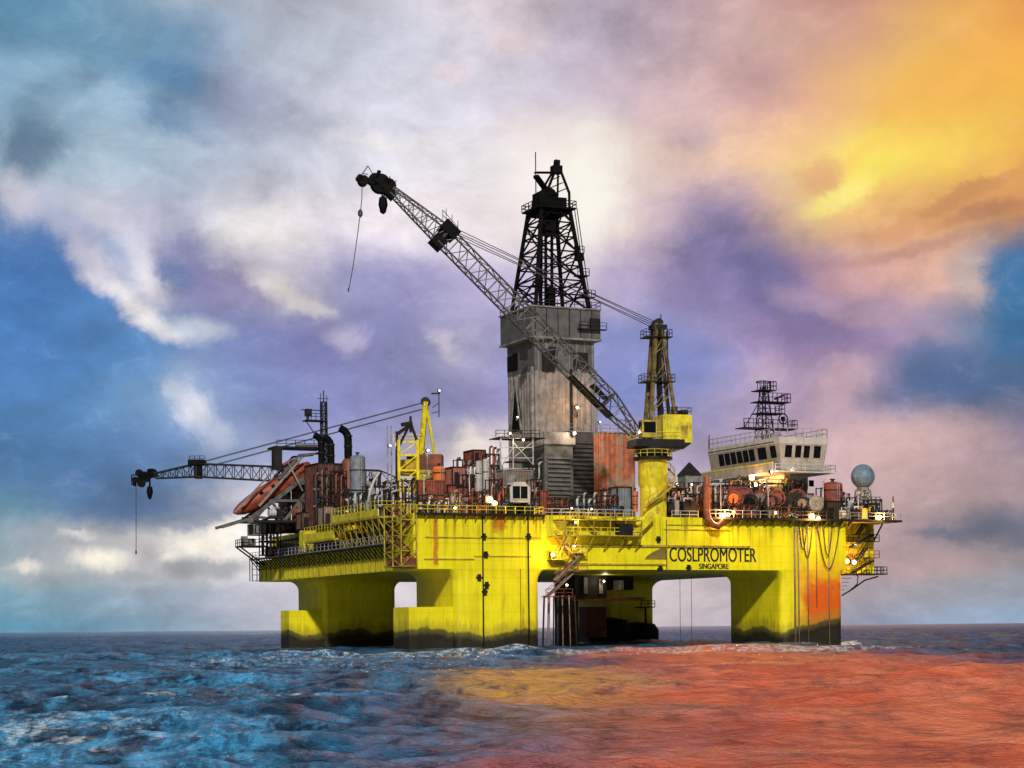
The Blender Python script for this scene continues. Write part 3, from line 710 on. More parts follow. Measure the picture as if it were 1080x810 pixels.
# small balcony and ladder cage at the far left corner
bl = part(MB().box(-5.0, -0.02, 74, 79, 19.2, 19.45), 'corner_balcony', DARK, PL)
for b in (76, 78.6): part(MB().bar((-4.8, b, 19.2), (-0.1, b, 15.8), 0.25), 'balcony_brace', DARK, bl)
part(MB().rail([(-0.1, 74.1, 19.45), (-4.9, 74.1, 19.45), (-4.9, 78.9, 19.45)], step=1.2, w=.12), 'railing', DARK, bl)
part(MB().box(-4.6, -3.7, 75, 76.5, 19.46, 21.2), 'valve_cabinet', GREY, bl); part(MB().box(-3.6, -2.2, 75.5, 77, 19.46, 20.8), 'valve_cabinet', GREY, bl)
lc = MB()
for b in (79.6, 81.2):
    lc.bar((-1.5, b, 12.9), (-1.5, b, 17.6), .14).bar((-0.1, b, 12.9), (-0.1, b, 17.6), .14)
for k in range(5): lc.bar((-1.5, 79.6, 13 + k * 1.1), (-0.1, 79.6, 13 + k * 1.1), .1)
part(lc, 'ladder_cage', DARK, PL)

# lattice stair tower on the near left corner
st = MB()
A0, A1, B0, B1, Z0, Z1 = -2.3, 0.2, -0.7, 6.5, 13.2, 22.6
for a in (A0, A1):
    for b in (B0, 2.9, B1): st.bar((a, b, Z0), (a, b, Z1), .18)
for k in range(5):
    z = Z0 + k * (Z1 - Z0) / 4
    st.bar((A0, B0, z), (A1, B0, z), .15).bar((A0, B0, z), (A0, B1, z), .15).bar((A0, B1, z), (A1, B1, z), .15)
    if k < 4:
        zn = z + (Z1 - Z0) / 4
        st.bar((A0, B0, z), (A1, B0, zn), .1).bar((A0, B0, z), (A0, B1, zn), .12).bar((A0, B1, z), (A0, B0, zn), .1)
sto = part(st, 'stair_tower', YELD, PL)
for k in range(4):
    fl = MB(); z = Z0 + k * (Z1 - Z0) / 4; p, q = ((B0 + .4, B1 - .6) if k % 2 else (B1 - .6, B0 + .4))
    for a in (-1.7, -.6): fl.bar((a, p, z), (a, q, z + (Z1 - Z0) / 4), .14, .3)
    for j in range(9): fl.box(-1.7, -.6, p + (q - p) * j / 9 - .12, p + (q - p) * j / 9 + .12, z + (Z1 - Z0) / 36 * j, z + (Z1 - Z0) / 36 * j + .05)
    part(fl, 'stair_flight', RED, sto)
part(MB().box(A0, A1, B0, B1, Z0 - .1, Z0).box(A0 + .3, A1, B0 + .2, B1 - .2, Z0 + 0.01, Z0 + 1.3), 'landing', RED, sto)

# access stairs between the near left leg and the name board
s2 = MB()
def flight(mb, p, q, w=0.9, n=10):
    p, q = Vector(p), Vector(q)
    for o in (0, w): mb.bar(p + V(0, -o, 0), q + V(0, -o, 0), .09, .3).bar(p + V(0, -o, 1.0), q + V(0, -o, 1.0), .08)
    for k in range(n + 1):
        c = p.lerp(q, k / n); mb.box(c.x - .14, c.x + .14, c.y - w, c.y, c.z - .03, c.z + .03)
        if k % 2 == 0: mb.bar(c + V(0, -w, 0), c + V(0, -w, 1.0), .06)
AS = part(MB().box(*sorted((rp(584, 0, -1)[0], rp(668, 0, -1)[0])), -2.6, -0.01, 18.0, 18.18), 'access_gallery', YELD, PL)
P_ = lambda u, v, b=-.4: rp(u, v, b)
for q in (((585, 590), (607, 545)), ((607, 590), (584, 566)), ((584, 612), (612, 583)), ((575, 630), (607, 600)), ((630, 566), (612, 545))):
    mb = MB(); flight(mb, P_(*q[0]), P_(*q[1])); part(mb, 'stair_flight', YELD if q[0][1] < 600 else BROWN, AS)
for (u0, u1, v) in ((578, 596, 590), (600, 616, 583), (572, 600, 629), (594, 616, 602), (578, 592, 566)):
    (a0, _, z), (a1, _, _) = P_(u0, v), P_(u1, v)
    part(MB().box(a0, a1, -1.8, -.02, z - .12, z).rail([(a0, -1.75, z), (a1, -1.75, z)]), 'landing', YELD if v < 600 else RED, AS)
(a0, _, z), (a1, _, _) = P_(584, 549), P_(670, 549)
part(MB().rail([(a0, -2.5, 18.18), (a1, -2.5, 18.18)], step=1.2, w=.09), 'railing', YEL, AS)
part(MB().rail([(a0, -2.5, 20.6), (a1, -.5, 20.6)], step=1.2, w=.09).box(a0, a1, -2.6, -0.02, 20.45, 20.6), 'upper_gallery', YELD, AS)
for u in (586, 600, 617, 634, 650, 667):
    a = rp(u, 0, -1)[0]; part(MB().bar((a, -2.5, 18.1), (a, -2.5, 20.5), .14).bar((a, -2.5, 18.0), (a, -.02, 15.6), .14), 'gallery_post', YELD, AS)
a = rp(648, 0, -2.6)[0]
part(MB().box(a, a + 2.4, -2.7, -1.2, 18.2, 20.0), 'gallery_cabinet', DARK, AS)
a = rp(660, 0, -2)[0]
part(MB().prism([(a, -.01, 18.0), (a + 4.5, -.01, 22), (a + 4.5, -.01, 20.8), (a, -.01, 16.8)], (0, -1.5, 0)), 'sloping_gusset', YEL, AS)
# riser pipes hanging at the near left leg
for u, rad in ((574, .16), (579, .22), (584, .12), (588, .22), (593, .10), (600, .09), (606, .12)):
    a, b, z0 = rp(u, 628, 2.5)
    part(MB().tube((a, b, z0), (a + (u - 590) * .03, b, -3), rad), 'riser_pipe', BROWN if u in (579, 593, 600) else DARK, PL, True)
# gear slung under the deck behind
for u0, u1, v0, v1, b, m_ in ((606, 640, 606, 632, 30, DARK), (640, 668, 604, 622, 36, DARK), (616, 620, 609, 626, 29.5, GREY), (632, 636, 611, 626, 29.5, GREY), (655, 658, 612, 622, 29, GREY), (598, 680, 630, 633, 30, RED), (618, 640, 640, 672, 58, RED)):
    (a0, _, z1), (a1, _, z0) = rp(u0, v0, b), rp(u1, v1, b)
    part(MB().box(a0, a1, b, b + 3, z0, min(z1, KZ + 0.01)), 'slung_tank', m_, PL)
(a0, _, _), (a1, _, _) = rp(589, 0, 40), rp(604, 0, 40)
part(MB().box(a0, a1, 40, 44, -3, KZ + .01), 'caisson', mat('brown_rust', (0.10, 0.05, 0.028), .7, var=.5, rust=.6), PL)
a, b, z = rp(677, 640, 62)
part(MB().box(a - 1.2, a + 1.8, 60, 62.9, z - .2, z).rail([(a - 1.2, 60, z), (a + 1.8, 60, z)], w=.12).bar((a, 60.5, z), (a, 60.5, 0), .3), 'leg_platform', DARK, PL)
# wires to the sea bed through the moon pool
for u in (717, 729):
    a, b, z = rp(u, 608, 38)
    part(MB().tube((a, b, KZ + .5), (a, b, -3), .045, n=5), 'hanging_wire', ROPE, PL)
# right side: overhang with its bulkhead, bracing, landing and hoses
part(MB().box(78, 88.7, -0.02, 9, DZ - 0.29, DZ + 0.05), 'helm_platform', YELD, PL)
part(MB().box(78.21, 87.6, 5.5, 15, 12.4, DZ - .3), 'side_bulkhead', HULL, PL)
part(MB().bar((88.4, 4, DZ - .3), (87.7, 8, 15.6), .2).bar((88.4, 7, DZ - .3), (87.7, 8, 17.6), .14).bar((87.7, 8, 21), (87.7, 8, 12.6), .3), 'overhang_brace', DARK, PL)
ln = part(MB().box(79.5, 88, 2.0, 7, 12.2, 12.4), 'side_landing', DARK, PL)
part(MB().rail([(79.6, 2.1, 12.4), (87.9, 2.1, 12.4), (87.9, 6.9, 12.4)], step=1, w=.1), 'railing', DARK, ln)
mb = MB(); pp = [rp(u, v, 3) for u, v in ((926, 608), (912, 612), (898, 622), (888, 628))]
mb.path(pp, .14)
for k in range(5):
    u = 892 + k * 2.2; mb.bar(rp(888, 606 + k * 4, 2.2), rp(900 - k * 2.4, 606 + k * 4, 2.2), .1)
mb.path([rp(900, 604, 2.5), rp(905, 608, 2.5), rp(904, 616, 2.5), rp(896, 623, 2.5)], .1)
part(mb, 'ladder_cage', DARK, ln)
for z in (15.2, 18.0):
    l2 = part(MB().box(79, 87.5, 3.5, 6.9, z - .1, z).rail([(79, 3.6, z), (87.4, 3.6, z)], step=1, w=.1), 'side_landing', RED if z < 16 else DARK, PL)
for k in range(4):
    mb = MB(); flight(mb, (81 + 1.3 * (k % 2), 3.2, 12.4 + k * 2.2), (85.4 - 1.3 * (k % 2), 3.2, 14.6 + k * 2.2)); part(mb, 'stair_flight', DARK, PL)
for k, (u0, u1, vb) in enumerate(((846, 857, 588), (862, 886, 600), (868, 878, 586), (843, 851, 580))):
    pts = [rp(u0 + (u1 - u0) * t, 552 + (vb - 552) * 4 * t * (1 - t), -.45 - .1 * k) for t in [j / 14 for j in range(15)]]
    part(MB().path(pts, .09), 'hanging_hose', RUBR, PL, True)
# ------------------------------------------------------------------ lattice helpers
def lattice(P, Q, n, sec0, sec1, up, chord=.2, web=.11, faces=(0, 1, 2, 3), xb=False):
    """four chords and webs between P and Q; sec = (half width, half height)"""
    P, Q = Vector(P), Vector(Q); d = (Q - P).normalized(); s = d.cross(Vector(up)).normalized(); t = s.cross(d).normalized()
    ch, wb = MB(), MB()
    def cor(f):
        c = P.lerp(Q, f); w = sec0[0] + (sec1[0] - sec0[0]) * f; h = sec0[1] + (sec1[1] - sec0[1]) * f
        return [c - s * w - t * h, c + s * w - t * h, c + s * w + t * h, c - s * w + t * h]
    cs = [cor(k / n) for k in range(n + 1)]
    for j in range(4):
        for k in range(n): ch.bar(cs[k][j], cs[k + 1][j], chord)
    for j in faces:
        jj = (j + 1) % 4
        for k in range(n + 1):
            wb.bar(cs[k][j], cs[k][jj], web)
            if k < n:
                if xb or k % 2 == 0: wb.bar(cs[k][j], cs[k + 1][jj], web)
                if xb or k % 2: wb.bar(cs[k][jj], cs[k + 1][j], web)
    return ch, wb

def plane_pt(u, v, org, head):
    """where photo direction (u, v) meets the vertical plane through org along the horizontal heading (rig frame)"""
    X, Z = ray(u, v); o = W(org); h = Vector((CA * head[0] - SA * head[1], SA * head[0] + CA * head[1], 0))
    n = Vector((-h.y, h.x, 0)); d = Vector((X, 1, Z)); c = Vector((0, 0, HC))
    t = n.dot(o - c) / n.dot(d); p = c + d * t
    x, y = p.x - OX, p.y - OY
    return V(CA * x + SA * y, -SA * x + CA * y, p.z)

def heading(deg):     # degrees turned from world -X towards the viewer
    t = math.radians(deg); wx, wy = -math.cos(t), -math.sin(t)
    return V(CA * wx + SA * wy, -SA * wx + CA * wy, 0)

# ------------------------------------------------------------------ main crane
ca, cb, _ = rp(689, 540, 2.2)
org = (ca, cb, 14.0)
CR = thing('pedestal_crane', 'tall yellow pedestal crane with raised dark lattice boom at the front deck edge', 'crane', org)
zt = rp(689, 484, cb)[2]
pd = part(MB().lathe((ca, cb, 0), [(2.15, KZ - .0), (2.15, 26), (2.15, zt - 4.6), (2.4, zt - 4.2), (2.4, zt)], 28), 'pedestal', YEL, CR, 'auto')
part(MB().lathe((ca, cb, 0), [(2.18, zt - .3), (3.2, zt - .2), (3.2, zt + .25), (2.18, zt + .3)], 28), 'pedestal_gallery', DARK, pd, 'auto')
mb = MB()
for k in range(16):
    t0, t1 = 2 * math.pi * k / 16, 2 * math.pi * (k + 1) / 16
    for h in (.6, 1.15): mb.bar((ca + 3.1 * math.cos(t0), cb + 3.1 * math.sin(t0), zt + .2 + h), (ca + 3.1 * math.cos(t1), cb + 3.1 * math.sin(t1), zt + .2 + h), .07)
    mb.bar((ca + 3.1 * math.cos(t0), cb + 3.1 * math.sin(t0), zt + .2), (ca + 3.1 * math.cos(t0), cb + 3.1 * math.sin(t0), zt + 1.35), .07)
part(mb, 'railing', YEL, pd)
mb = MB(); N = 30                                              # the spiral stair round the pedestal
for k in range(N):
    t = -2.5 + 3.3 * k / N; z = DZ + 1.5 + (zt - DZ - 1.8) * k / N; t1 = -2.5 + 3.3 * (k + 1) / N; z1 = DZ + 1.5 + (zt - DZ - 1.8) * (k + 1) / N
    for R in (2.3, 3.6):
        mb.bar((ca + R * math.cos(t), cb + R * math.sin(t), z), (ca + R * math.cos(t1), cb + R * math.sin(t1), z1), .1, .28)
    mb.bar((ca + 2.3 * math.cos(t), cb + 2.3 * math.sin(t), z), (ca + 3.6 * math.cos(t), cb + 3.6 * math.sin(t), z), .3, .06)
    mb.bar((ca + 3.6 * math.cos(t), cb + 3.6 * math.sin(t), z + 1.1), (ca + 3.6 * math.cos(t1), cb + 3.6 * math.sin(t1), z1 + 1.1), .08)
    if k % 2 == 0: mb.bar((ca + 3.6 * math.cos(t), cb + 3.6 * math.sin(t), z), (ca + 3.6 * math.cos(t), cb + 3.6 * math.sin(t), z + 1.1), .07)
part(mb, 'spiral_stair', YELD, pd)
H = heading(14); S = V(-H.y, H.x, 0); C0 = V(ca, cb, 0)
def L(f, s, z): return C0 + H * f + S * s + V(0, 0, z)          # crane frame: forward, sideways, height
zs = zt + 1.0
part(MB().lathe((ca, cb, 0), [(2.3, zt + .3), (2.6, zs - .3), (2.9, zs), (2.9, zs + .8), (2.2, zs + 1)], 28), 'slew_ring', DARK, CR, 'auto')
def lbox(mb, f0, f1, s0, s1, z0, z1): return mb.quad_box(L((f0 + f1) / 2, (s0 + s1) / 2, (z0 + z1) / 2), H * ((f1 - f0) / 2), S * ((s1 - s0) / 2), V(0, 0, (z1 - z0) / 2))
sb = part(lbox(MB(), -4.6, 3.6, -2.6, 2.6, zs + .8, zs + 2.0), 'slew_platform', DARK, CR)
part(MB().rail([L(3.5, 2.5, zs + 2), L(3.5, -2.5, zs + 2)], w=.08).rail([L(3.5, 2.55, zs + 2), L(-4.5, 2.55, zs + 2)], w=.08), 'railing', YEL, sb)
mh = part(lbox(MB(), -5.9, -1.0, -2.5, 2.5, zs + 1.5, zs + 6.0), 'machinery_house', YEL, CR)
part(lbox(lbox(lbox(MB(), -5.6, -4.6, -1.8, -.8, zs + 6.0, zs + 7.0), -3.8, -3.0, .5, 1.5, zs + 6, zs + 7.4), -5.4, -4.2, .6, 1.8, zs + 6, zs + 6.8), 'roof_vent', DARK, mh)
part(MB().rail([L(-1.1, 2.4, zs + 6), L(-5.8, 2.4, zs + 6), L(-5.8, -2.4, zs + 6), L(-1.1, -2.4, zs + 6)], w=.07), 'railing', DARK, mh)
part(lbox(MB(), -5.2, -4.0, 2.5, 2.56, zs + 2.2, zs + 4.2), 'door', YELD, mh)
part(MB().prism([L(-5.9, -2.45, zs + 1.45), L(-1, -2.45, zs + 1.45), L(-1.0, -2.45, zs + .4), L(-4.4, -2.45, zs + .4)], S * 4.9), 'belly_tank', DARK, mh)
cbn = part(lbox(MB(), .2, 2.7, 1.0, 2.9, zs + 2.2, zs + 5.0), 'operator_cab', YELD, CR)
part(lbox(lbox(MB(), .4, 2.4, 2.88, 2.96, zs + 3.0, zs + 4.7), 2.66, 2.76, 1.2, 2.7, zs + 2.6, zs + 4.7), 'cab_window', GLS, cbn)
def cz(v): return rp(692, v, cb)[2]
ztop = cz(342)
af = MB()
for s in (-1.5, 1.5):
    af.bar(L(1.0, s, zs + 1.6), L(-.5, s * .55, ztop), .5, .6); af.bar(L(-3.4, s, zs + 5.8), L(-1.4, s * .55, ztop), .4, .5)
    for f in (.25, .5, .75):
        p = L(1.0, s, zs + 1.6).lerp(L(-.5, s * .55, ztop), f); q = L(-3.4, s, zs + 5.8).lerp(L(-1.4, s * .55, ztop), f); af.bar(p, q, .22)
        af.bar(p, q + V(0, 0, 2.2), .14)
for f in (.2, .4, .6, .8, 1): af.bar(L(1.0, -1.5, zs + 1.6).lerp(L(-.5, -.82, ztop), f), L(1.0, 1.5, zs + 1.6).lerp(L(-.5, .82, ztop), f), .25)
AF = part(af, 'mast_frame', mat('shaded_yellow', (0.15, 0.118, 0.03), .6, var=.6, streak=.8, rust=.7), CR)  # yellow paint darkened to stand for the shade on the mast
part(MB().bar(L(-1.3, .3, zs + 5.5), L(-.9, .2, ztop - .5), 1.1, .5), 'cable_trunk', DARK, AF)
for v, hw in ((403, 2.2), (356, 1.8)):
    mb = MB(); z = cz(v); lbox(mb, -hw - 1.3, hw - .3, -1.6, 1.6, z - .12, z); mb.rail([L(-hw - 1.2, 1.5, z), L(hw - .4, 1.5, z), L(hw - .4, -1.5, z), L(-hw - 1.2, -1.5, z), L(-hw - 1.2, 1.5, z)], w=.07)
    part(mb, 'mast_platform', DARK, AF)
mb = MB()
for s in (-.8, -.3, .3, .8): mb.lathe(L(-1.0, s - .1, ztop + .1), [(.1, 0), (.75, 0), (.75, .2), (.1, .2)], 16, S)
lbox(mb, -2.3, .2, -1.1, 1.1, ztop - .9, ztop - .2)
mb.bar(L(-1.6, 0, ztop), L(-1.6, 0, ztop + 1.6), .12)
part(mb, 'sheave_head', DARK, AF)
part(MB().bar(L(-2.3, .9, zs + 6), L(-2.3, .9, ztop - 1), .09).bar(L(-2.3, 1.3, zs + 6), L(-2.3, 1.3, ztop - 1), .09), 'mast_ladder', DARK, AF)
# boom
pp = lambda u, v: plane_pt(u, v, (ca, cb, 0), H)
foot = pp(672, 459); sh = pp(640, 423); mid = pp(468, 249); tip = pp(413, 201)
upv = V(0, 0, 1)
BM = None
ch, wb = lattice(foot, sh, 3, (1.3, .5), (1.3, 1.6), upv, .24, .12); c1_, w1_ = lattice(sh, mid, 17, (1.3, 1.6), (1.2, 1.5), upv, .24, .12, xb=False); c2_, w2_ = lattice(mid, tip, 8, (1.2, 1.5), (.8, .55), upv, .22, .12)
def join(*ms):
    r = MB()
    for m in ms:
        i = len(r.v); r.v += m.v; r.f += [tuple(k + i for k in f) for f in m.f]
    return r
d = (tip - foot).normalized(); sd = d.cross(upv).normalized(); ud = sd.cross(d)
BM = part(join(ch, c1_, c2_).quad_box(sh, d * .18, sd * 1.4, ud * 1.7).quad_box(mid, d * .2, sd * 1.3, ud * 1.6), 'boom', mat('boom_steel', (.032, .03, .029), .55, var=.5, rust=.3), CR); part(join(wb, w1_, w2_), 'boom_lattice', mat('boom_grey', (.13, .122, .115), .55, var=.4), BM)
d = (tip - foot).normalized(); sd = d.cross(upv).normalized(); ud = sd.cross(d)
def platform_on(f, ln, wd, off, m):
    c = foot.lerp(tip, f) + ud * off
    return MB().quad_box(c, d * ln, sd * wd, ud * .12)
part(platform_on(.18, 4.6, 1.7, -1.0, 0), 'boom_walkway', BLK, BM); part(platform_on(.17, 1.6, 1.2, .6, 0), 'boom_winch', BLK, BM)
c = mid.copy(); mb = MB()
mb.quad_box(c + ud * 1.2, d * 1.5, sd * 1.6, ud * .9).quad_box(c - ud * 1.4, d * 1.1, sd * 1.3, ud * .9).quad_box(c - ud * .1, d * .5, sd * 1.0, ud * 1.6)
for k in range(-1, 2): mb.bar(c + d * (k * 1.3) + ud * 2, c + d * (k * 1.3) + ud * 2 + V(0, 0, 2.0), .08)
mb.rail([c + d * -1.6 + ud * 2 + sd * 1.5, c + d * 1.8 + ud * 2.2 + sd * 1.5], w=.08, h=1.6)
part(mb, 'sheave_nest', BLK, BM)
mb = MB()                                                     # the boom point: sheaves, jib nose, floodlight frames
tp = [pp(u, v) for u, v in ((413, 200), (404, 195), (395, 192), (386, 190), (379, 189))]
mb.bar(tp[0], tp[4], 1.1, .5)
for u, v, rr in ((409, 197, 1.25), (401, 194, 1.5), (395, 190, 1.0), (383, 191, .8), (379, 188, .5)):
    p = pp(u, v)
    for s in (-.6, .6): mb.lathe(p + sd * (s - .15), [(.1, 0), (rr, 0), (rr, .3), (.1, .3)], 18, sd)
mb.quad_box(pp(405, 197), d * 1.6, sd * .9, ud * .5).quad_box(pp(411, 204), d * 1.0, sd * .8, ud * .6)
mb.bar(pp(379, 188), pp(388, 175), .14).bar(pp(388, 175), pp(393, 183), .1).bar(pp(382, 183), pp(388, 184), .1).bar(pp(398, 188), pp(400, 180), .5)
for u, v, u2, v2 in ((405, 190, 403, 183), (412, 194, 411, 186), (416, 196, 418, 190)): mb.bar(pp(u, v), pp(u2, v2), .1)
part(mb, 'boom_point', BLK, BM)
hk = MB(); hk.bar(pp(403, 198), pp(403, 208), .2).bar(pp(405, 198), pp(405, 208), .2)
hk.lathe(pp(404, 216), [(.05, -1.5), (.45, -1.2), (.75, 0), (.6, 1.1), (.05, 1.4)], 14)
hk.torus(pp(404, 222), (H.y * -1, H.x, 0), .42, .14, 12, 6, 0.5, 5.4)
part(hk, 'hook_block', BLK, BM, 'auto')
wl = MB().path([pp(382, 195), pp(381.5, 210), pp(380, 225), pp(376, 255), pp(372, 283), pp(367.5, 307)], .075, 5)
wl.lathe(pp(380, 225), [(.05, -.7), (.38, -.3), (.38, .3), (.05, .7)], 10).lathe(pp(367.5, 306), [(.05, -.3), (.16, 0), (.05, .4)], 8)
part(wl, 'whip_line', ROPE, BM)
mb = MB()
for s in (-.9, .9):
    for du, dv in ((0, 0), (0, 8)):
        mb.tube(mid + ud * 1.8 + sd * s + V(0, 0, -dv * .1), L(-1.0, s * .8, ztop - dv * .09), .07, n=5)
mb.tube(pp(411, 196) , mid + ud * 2.0, .05, n=5)
part(mb, 'pendant_rope', ROPE, CR)

# ------------------------------------------------------------------ left crane
la, lb = 29.5, 70.0
la = rp(446, 500, lb)[0]
CL = thing('pedestal_crane', 'yellow crane with lowered long dark boom reaching out over the lifeboat', 'crane', (la, lb, DZ))
Hl = heading(-4); pl = lambda u, v: plane_pt(u, v, (la, lb, 0), Hl); Sl = V(-Hl.y, Hl.x, 0)
zc = rp(446, 500, lb)[2]
part(MB().lathe((la, lb, 0), [(1.9, DZ), (1.9, zc), (2.5, zc + .1), (2.5, zc + .6), (1.5, zc + .8)], 22), 'pedestal', YEL, CL, 'auto')
part(MB().quad_box(V(la, lb, zc + 2) - Hl * 1.6, Hl * 2.2, Sl * 2, V(0, 0, 1.6)), 'machinery_house', RED, CL)
cbn = part(MB().quad_box(V(la, lb, zc + 2.2) + Hl * 1.8 + Sl * 1.2, Hl * 1.1, Sl * .9, V(0, 0, 1.3)), 'operator_cab', YELD, CL)
part(MB().quad_box(V(la, lb, zc + 2.4) + Hl * 2.0 + Sl * 2.06, Hl * .8, Sl * .1, V(0, 0, .8)), 'cab_window', GLS, cbn)
mb = MB(); top = pl(449, 424)
for s in (-1.2, 1.2): mb.bar(V(la, lb, zc + .6) + Sl * s + Hl * .6, top + Sl * s * .5, .75, .8).bar(V(la, lb, zc + 3) + Sl * s - Hl * 2.4, top + Sl * s * .5, .3)
for f in (.3, .6, .95): mb.bar(V(la, lb, zc).lerp(top, f) - Sl * 1.2, V(la, lb, zc).lerp(top, f) + Sl * 1.2, .4)
mst = part(mb, 'mast_frame', YEL, CL)
mb = MB()
for s in (-.5, .5): mb.lathe(top + Sl * s, [(.1, 0), (.9, 0), (.9, .25), (.1, .25)], 14, Sl)
mb.bar(pl(463, 440), pl(463, 413), .14).bar(pl(455, 415), pl(464, 415), .3).bar(pl(456, 430), pl(463, 425), .12).bar(pl(455, 436), pl(463, 434), .12)
part(mb, 'sheave_head', DARK, mst)
f0, f1, f2, f3 = pl(432, 512), pl(400, 505), pl(208, 496), pl(164, 502)
ch, wb = lattice(f0, f1, 2, (1, .4), (1.1, 1.55), upv, .22, .12); c1_, w1_ = lattice(f1, f2, 20, (1.1, 1.55), (1.0, 1.25), upv, .24, .12); c2_, w2_ = lattice(f2, f3, 6, (1.0, 1.25), (.7, .5), upv, .22, .12)
BL = part(join(ch, c1_, c2_).quad_box(f1, Hl * .18, Sl * 1.2, V(0, 0, 1.65)).quad_box(f2, Hl * .18, Sl * 1.1, V(0, 0, 1.35)), 'boom', DARK, CL); part(join(wb, w1_, w2_), 'boom_lattice', DARK, BL)
c = pl(208, 488); mb = MB().quad_box(c, Hl * 1.5, Sl * 1.5, V(0, 0, .5)).quad_box(pl(209, 497), Hl * .6, Sl * 1.1, V(0, 0, 1.4))
mb.rail([c + Hl * 1.5 + V(0, 0, .4), c - Hl * 1.5 + V(0, 0, .4)], h=.9, step=.9, w=.09)
part(mb, 'sheave_nest', BLK, BL)
mb = MB().bar(pl(166, 500), pl(146, 505), 1.0, .9)
for u, v, rr in ((161, 499, 1.1), (153, 503, 1.3), (147, 499, .9), (149, 510, .9), (158, 497, .6), (143, 506, .7)):
    rr *= .8; p = pl(u, v); mb.lathe(p - Sl * .5, [(.1, 0), (rr, 0), (rr, 1.0), (.1, 1.0)], 16, Sl)
mb.bar(pl(139, 501), pl(145, 501), .2).bar(pl(139, 501), pl(139, 511), .2).bar(pl(139, 511), pl(144, 513), .2).bar(pl(142, 504), pl(142, 512), .6)
part(mb, 'boom_point', BLK, BL)
mb = MB().bar(pl(158, 503), pl(158, 514), .3); mb.lathe(pl(158, 519), [(.05, -1.5), (.35, -1.1), (.65, 0), (.5, 1.0), (.05, 1.2)], 12)
part(mb, 'hook_block', BLK, BL, 'auto')
part(MB().tube(pl(143.5, 512), pl(143.5, 583), .075, n=5).lathe(pl(143.5, 582), [(.05, -.6), (.2, 0), (.05, .5)], 8), 'whip_line', ROPE, BL)
mb = MB()
for s in (-.6, .6): mb.tube(top + Sl * s * .7, pl(214, 487) + Sl * s, .07, n=5).tube(top + Sl * s * .7 - V(0, 0, 1.2), pl(224, 491) + Sl * s, .07, n=5)
part(mb, 'pendant_rope', ROPE, CL)

# ------------------------------------------------------------------ derrick
da, db = 41.4, 38.0; hs = 6.7
fz = lambda v: rp(583, v, db)[2]
z_t = fz(331); z_b = fz(362)
DT = thing('derrick_tower', 'tall grey clad drill tower with wider top storey in the middle of the rig', 'tower', (da, db, DZ))
a0, a1, b0, b1 = da - hs, da + hs, db - hs, db + hs
up_ = part(MB().box(a0, a1, b0, b1, z_b, z_t), 'upper_storey', TOWER, DT)
part(MB().box(a0 - .25, a1 + .25, b0 - .25, b1 + .25, z_t - .1, z_t + .15).box(a0 - .2, a1 + .2, b0 - .2, b1 + .2, z_b - .25, z_b + .05), 'cornice', GREY, up_)
part(MB().rail([(a0, b1, z_t + .15), (a0, b0, z_t + .15), (a1, b0, z_t + .15), (a1, b1, z_t + .15)], w=.09), 'railing', DARK, up_)
mb = MB()
for k in range(6): mb.box(a0 + .6 + k * 2.2, a0 + .75 + k * 2.2, b0 - .08, b0 - .002, z_b + .1, z_t - .2)
mb.box(a1 - 4.6, a1 + .8, b0 - .9, b0 - .01, z_b + 1.6, z_b + 1.75); mb.rail([(a1 - 4.6, b0 - .85, z_b + 1.75), (a1 + .8, b0 - .85, z_b + 1.75)], w=.09)
mb.box(a1 - 2.2, a1 - .4, b0 - .8, b0 - .01, z_b + 1.76, z_b + 3.6)
part(mb, 'service_balcony', DARK, up_)
i = .9
z_m = fz(396)
lw = part(MB().box(a0 + i, a1 - i, b0 + i, b1 - i, z_m, z_b - .26), 'middle_storey', TOWER, DT)
mb = MB(); 
for u, v0, v1 in ((540, 376, 392), (545.5, 373, 391)):
    p, q = ra(u, a0 + i), 0
    zz0, zz1 = rp(u, v1, p)[2], rp(u, v0, p)[2]; mb.box(a0 + i - .1, a0 + i - .003, p - 1.1, p + 1.1, zz0, zz1)
part(mb, 'dark_window', BLK, lw)
for u, v0, v1, w in ((552, 368, 380, .7), (578, 372, 392, 1.2), (583, 366, 385, .8), (612, 372, 390, 1.4)):
    a, _, zz0 = rp(u, v1, b0 + i); zz1 = rp(u, v0, b0 + i)[2]; part(MB().box(a - w, a + w, b0 + i - .3, b0 + i - .003, zz0, zz1), 'wall_equipment', DARK, lw)
mb = MB()
for k in range(8): mb.box(a0 + i + .7 + k * 1.5, a0 + i + .85 + k * 1.5, b0 + i - .07, b0 + i - .002, z_m + .1, z_b - .4)
part(mb, 'wall_rib', GREY, lw)
bo = part(MB().ribbed(a0 + i + .1, a1 - i - .1, b0 + i + .1, b1 - i - .1, DZ, z_m, 1.2, .16), 'lower_storey', PALEB, DT)
# the V-shaped opening on the left face
bl_, bm_, br_ = ra(541, a0 + i), ra(546, a0 + i), ra(552, a0 + i)
zz = lambda v: rp(546, v, bm_)[2]
part(MB().prism([(a0 + i - .12, bl_, zz(455)), (a0 + i - .12, br_, zz(455)), (a0 + i - .12, br_ + .6, zz(430)), (a0 + i - .12, bm_, zz(399))], (.08, 0, 0)), 'door_opening', BLK, bo)
part(MB().bar((a0 + i - .2, bl_, zz(456)), (a0 + i - .2, bm_, zz(398)), .3).bar((a0 + i - .2, br_, zz(456)), (a0 + i - .2, bm_, zz(398)), .3), 'opening_frame', GREY, bo)
for u, m_ in ((557, GREY), (598, DARK), (606, GREY), (624, GREY)):
    a = rp(u, 0, b0 + i)[0]; part(MB().box(a - .25, a + .25, b0 + i - .35, b0 + i - .08, DZ + 10, z_m + .5), 'pilaster', m_, bo)

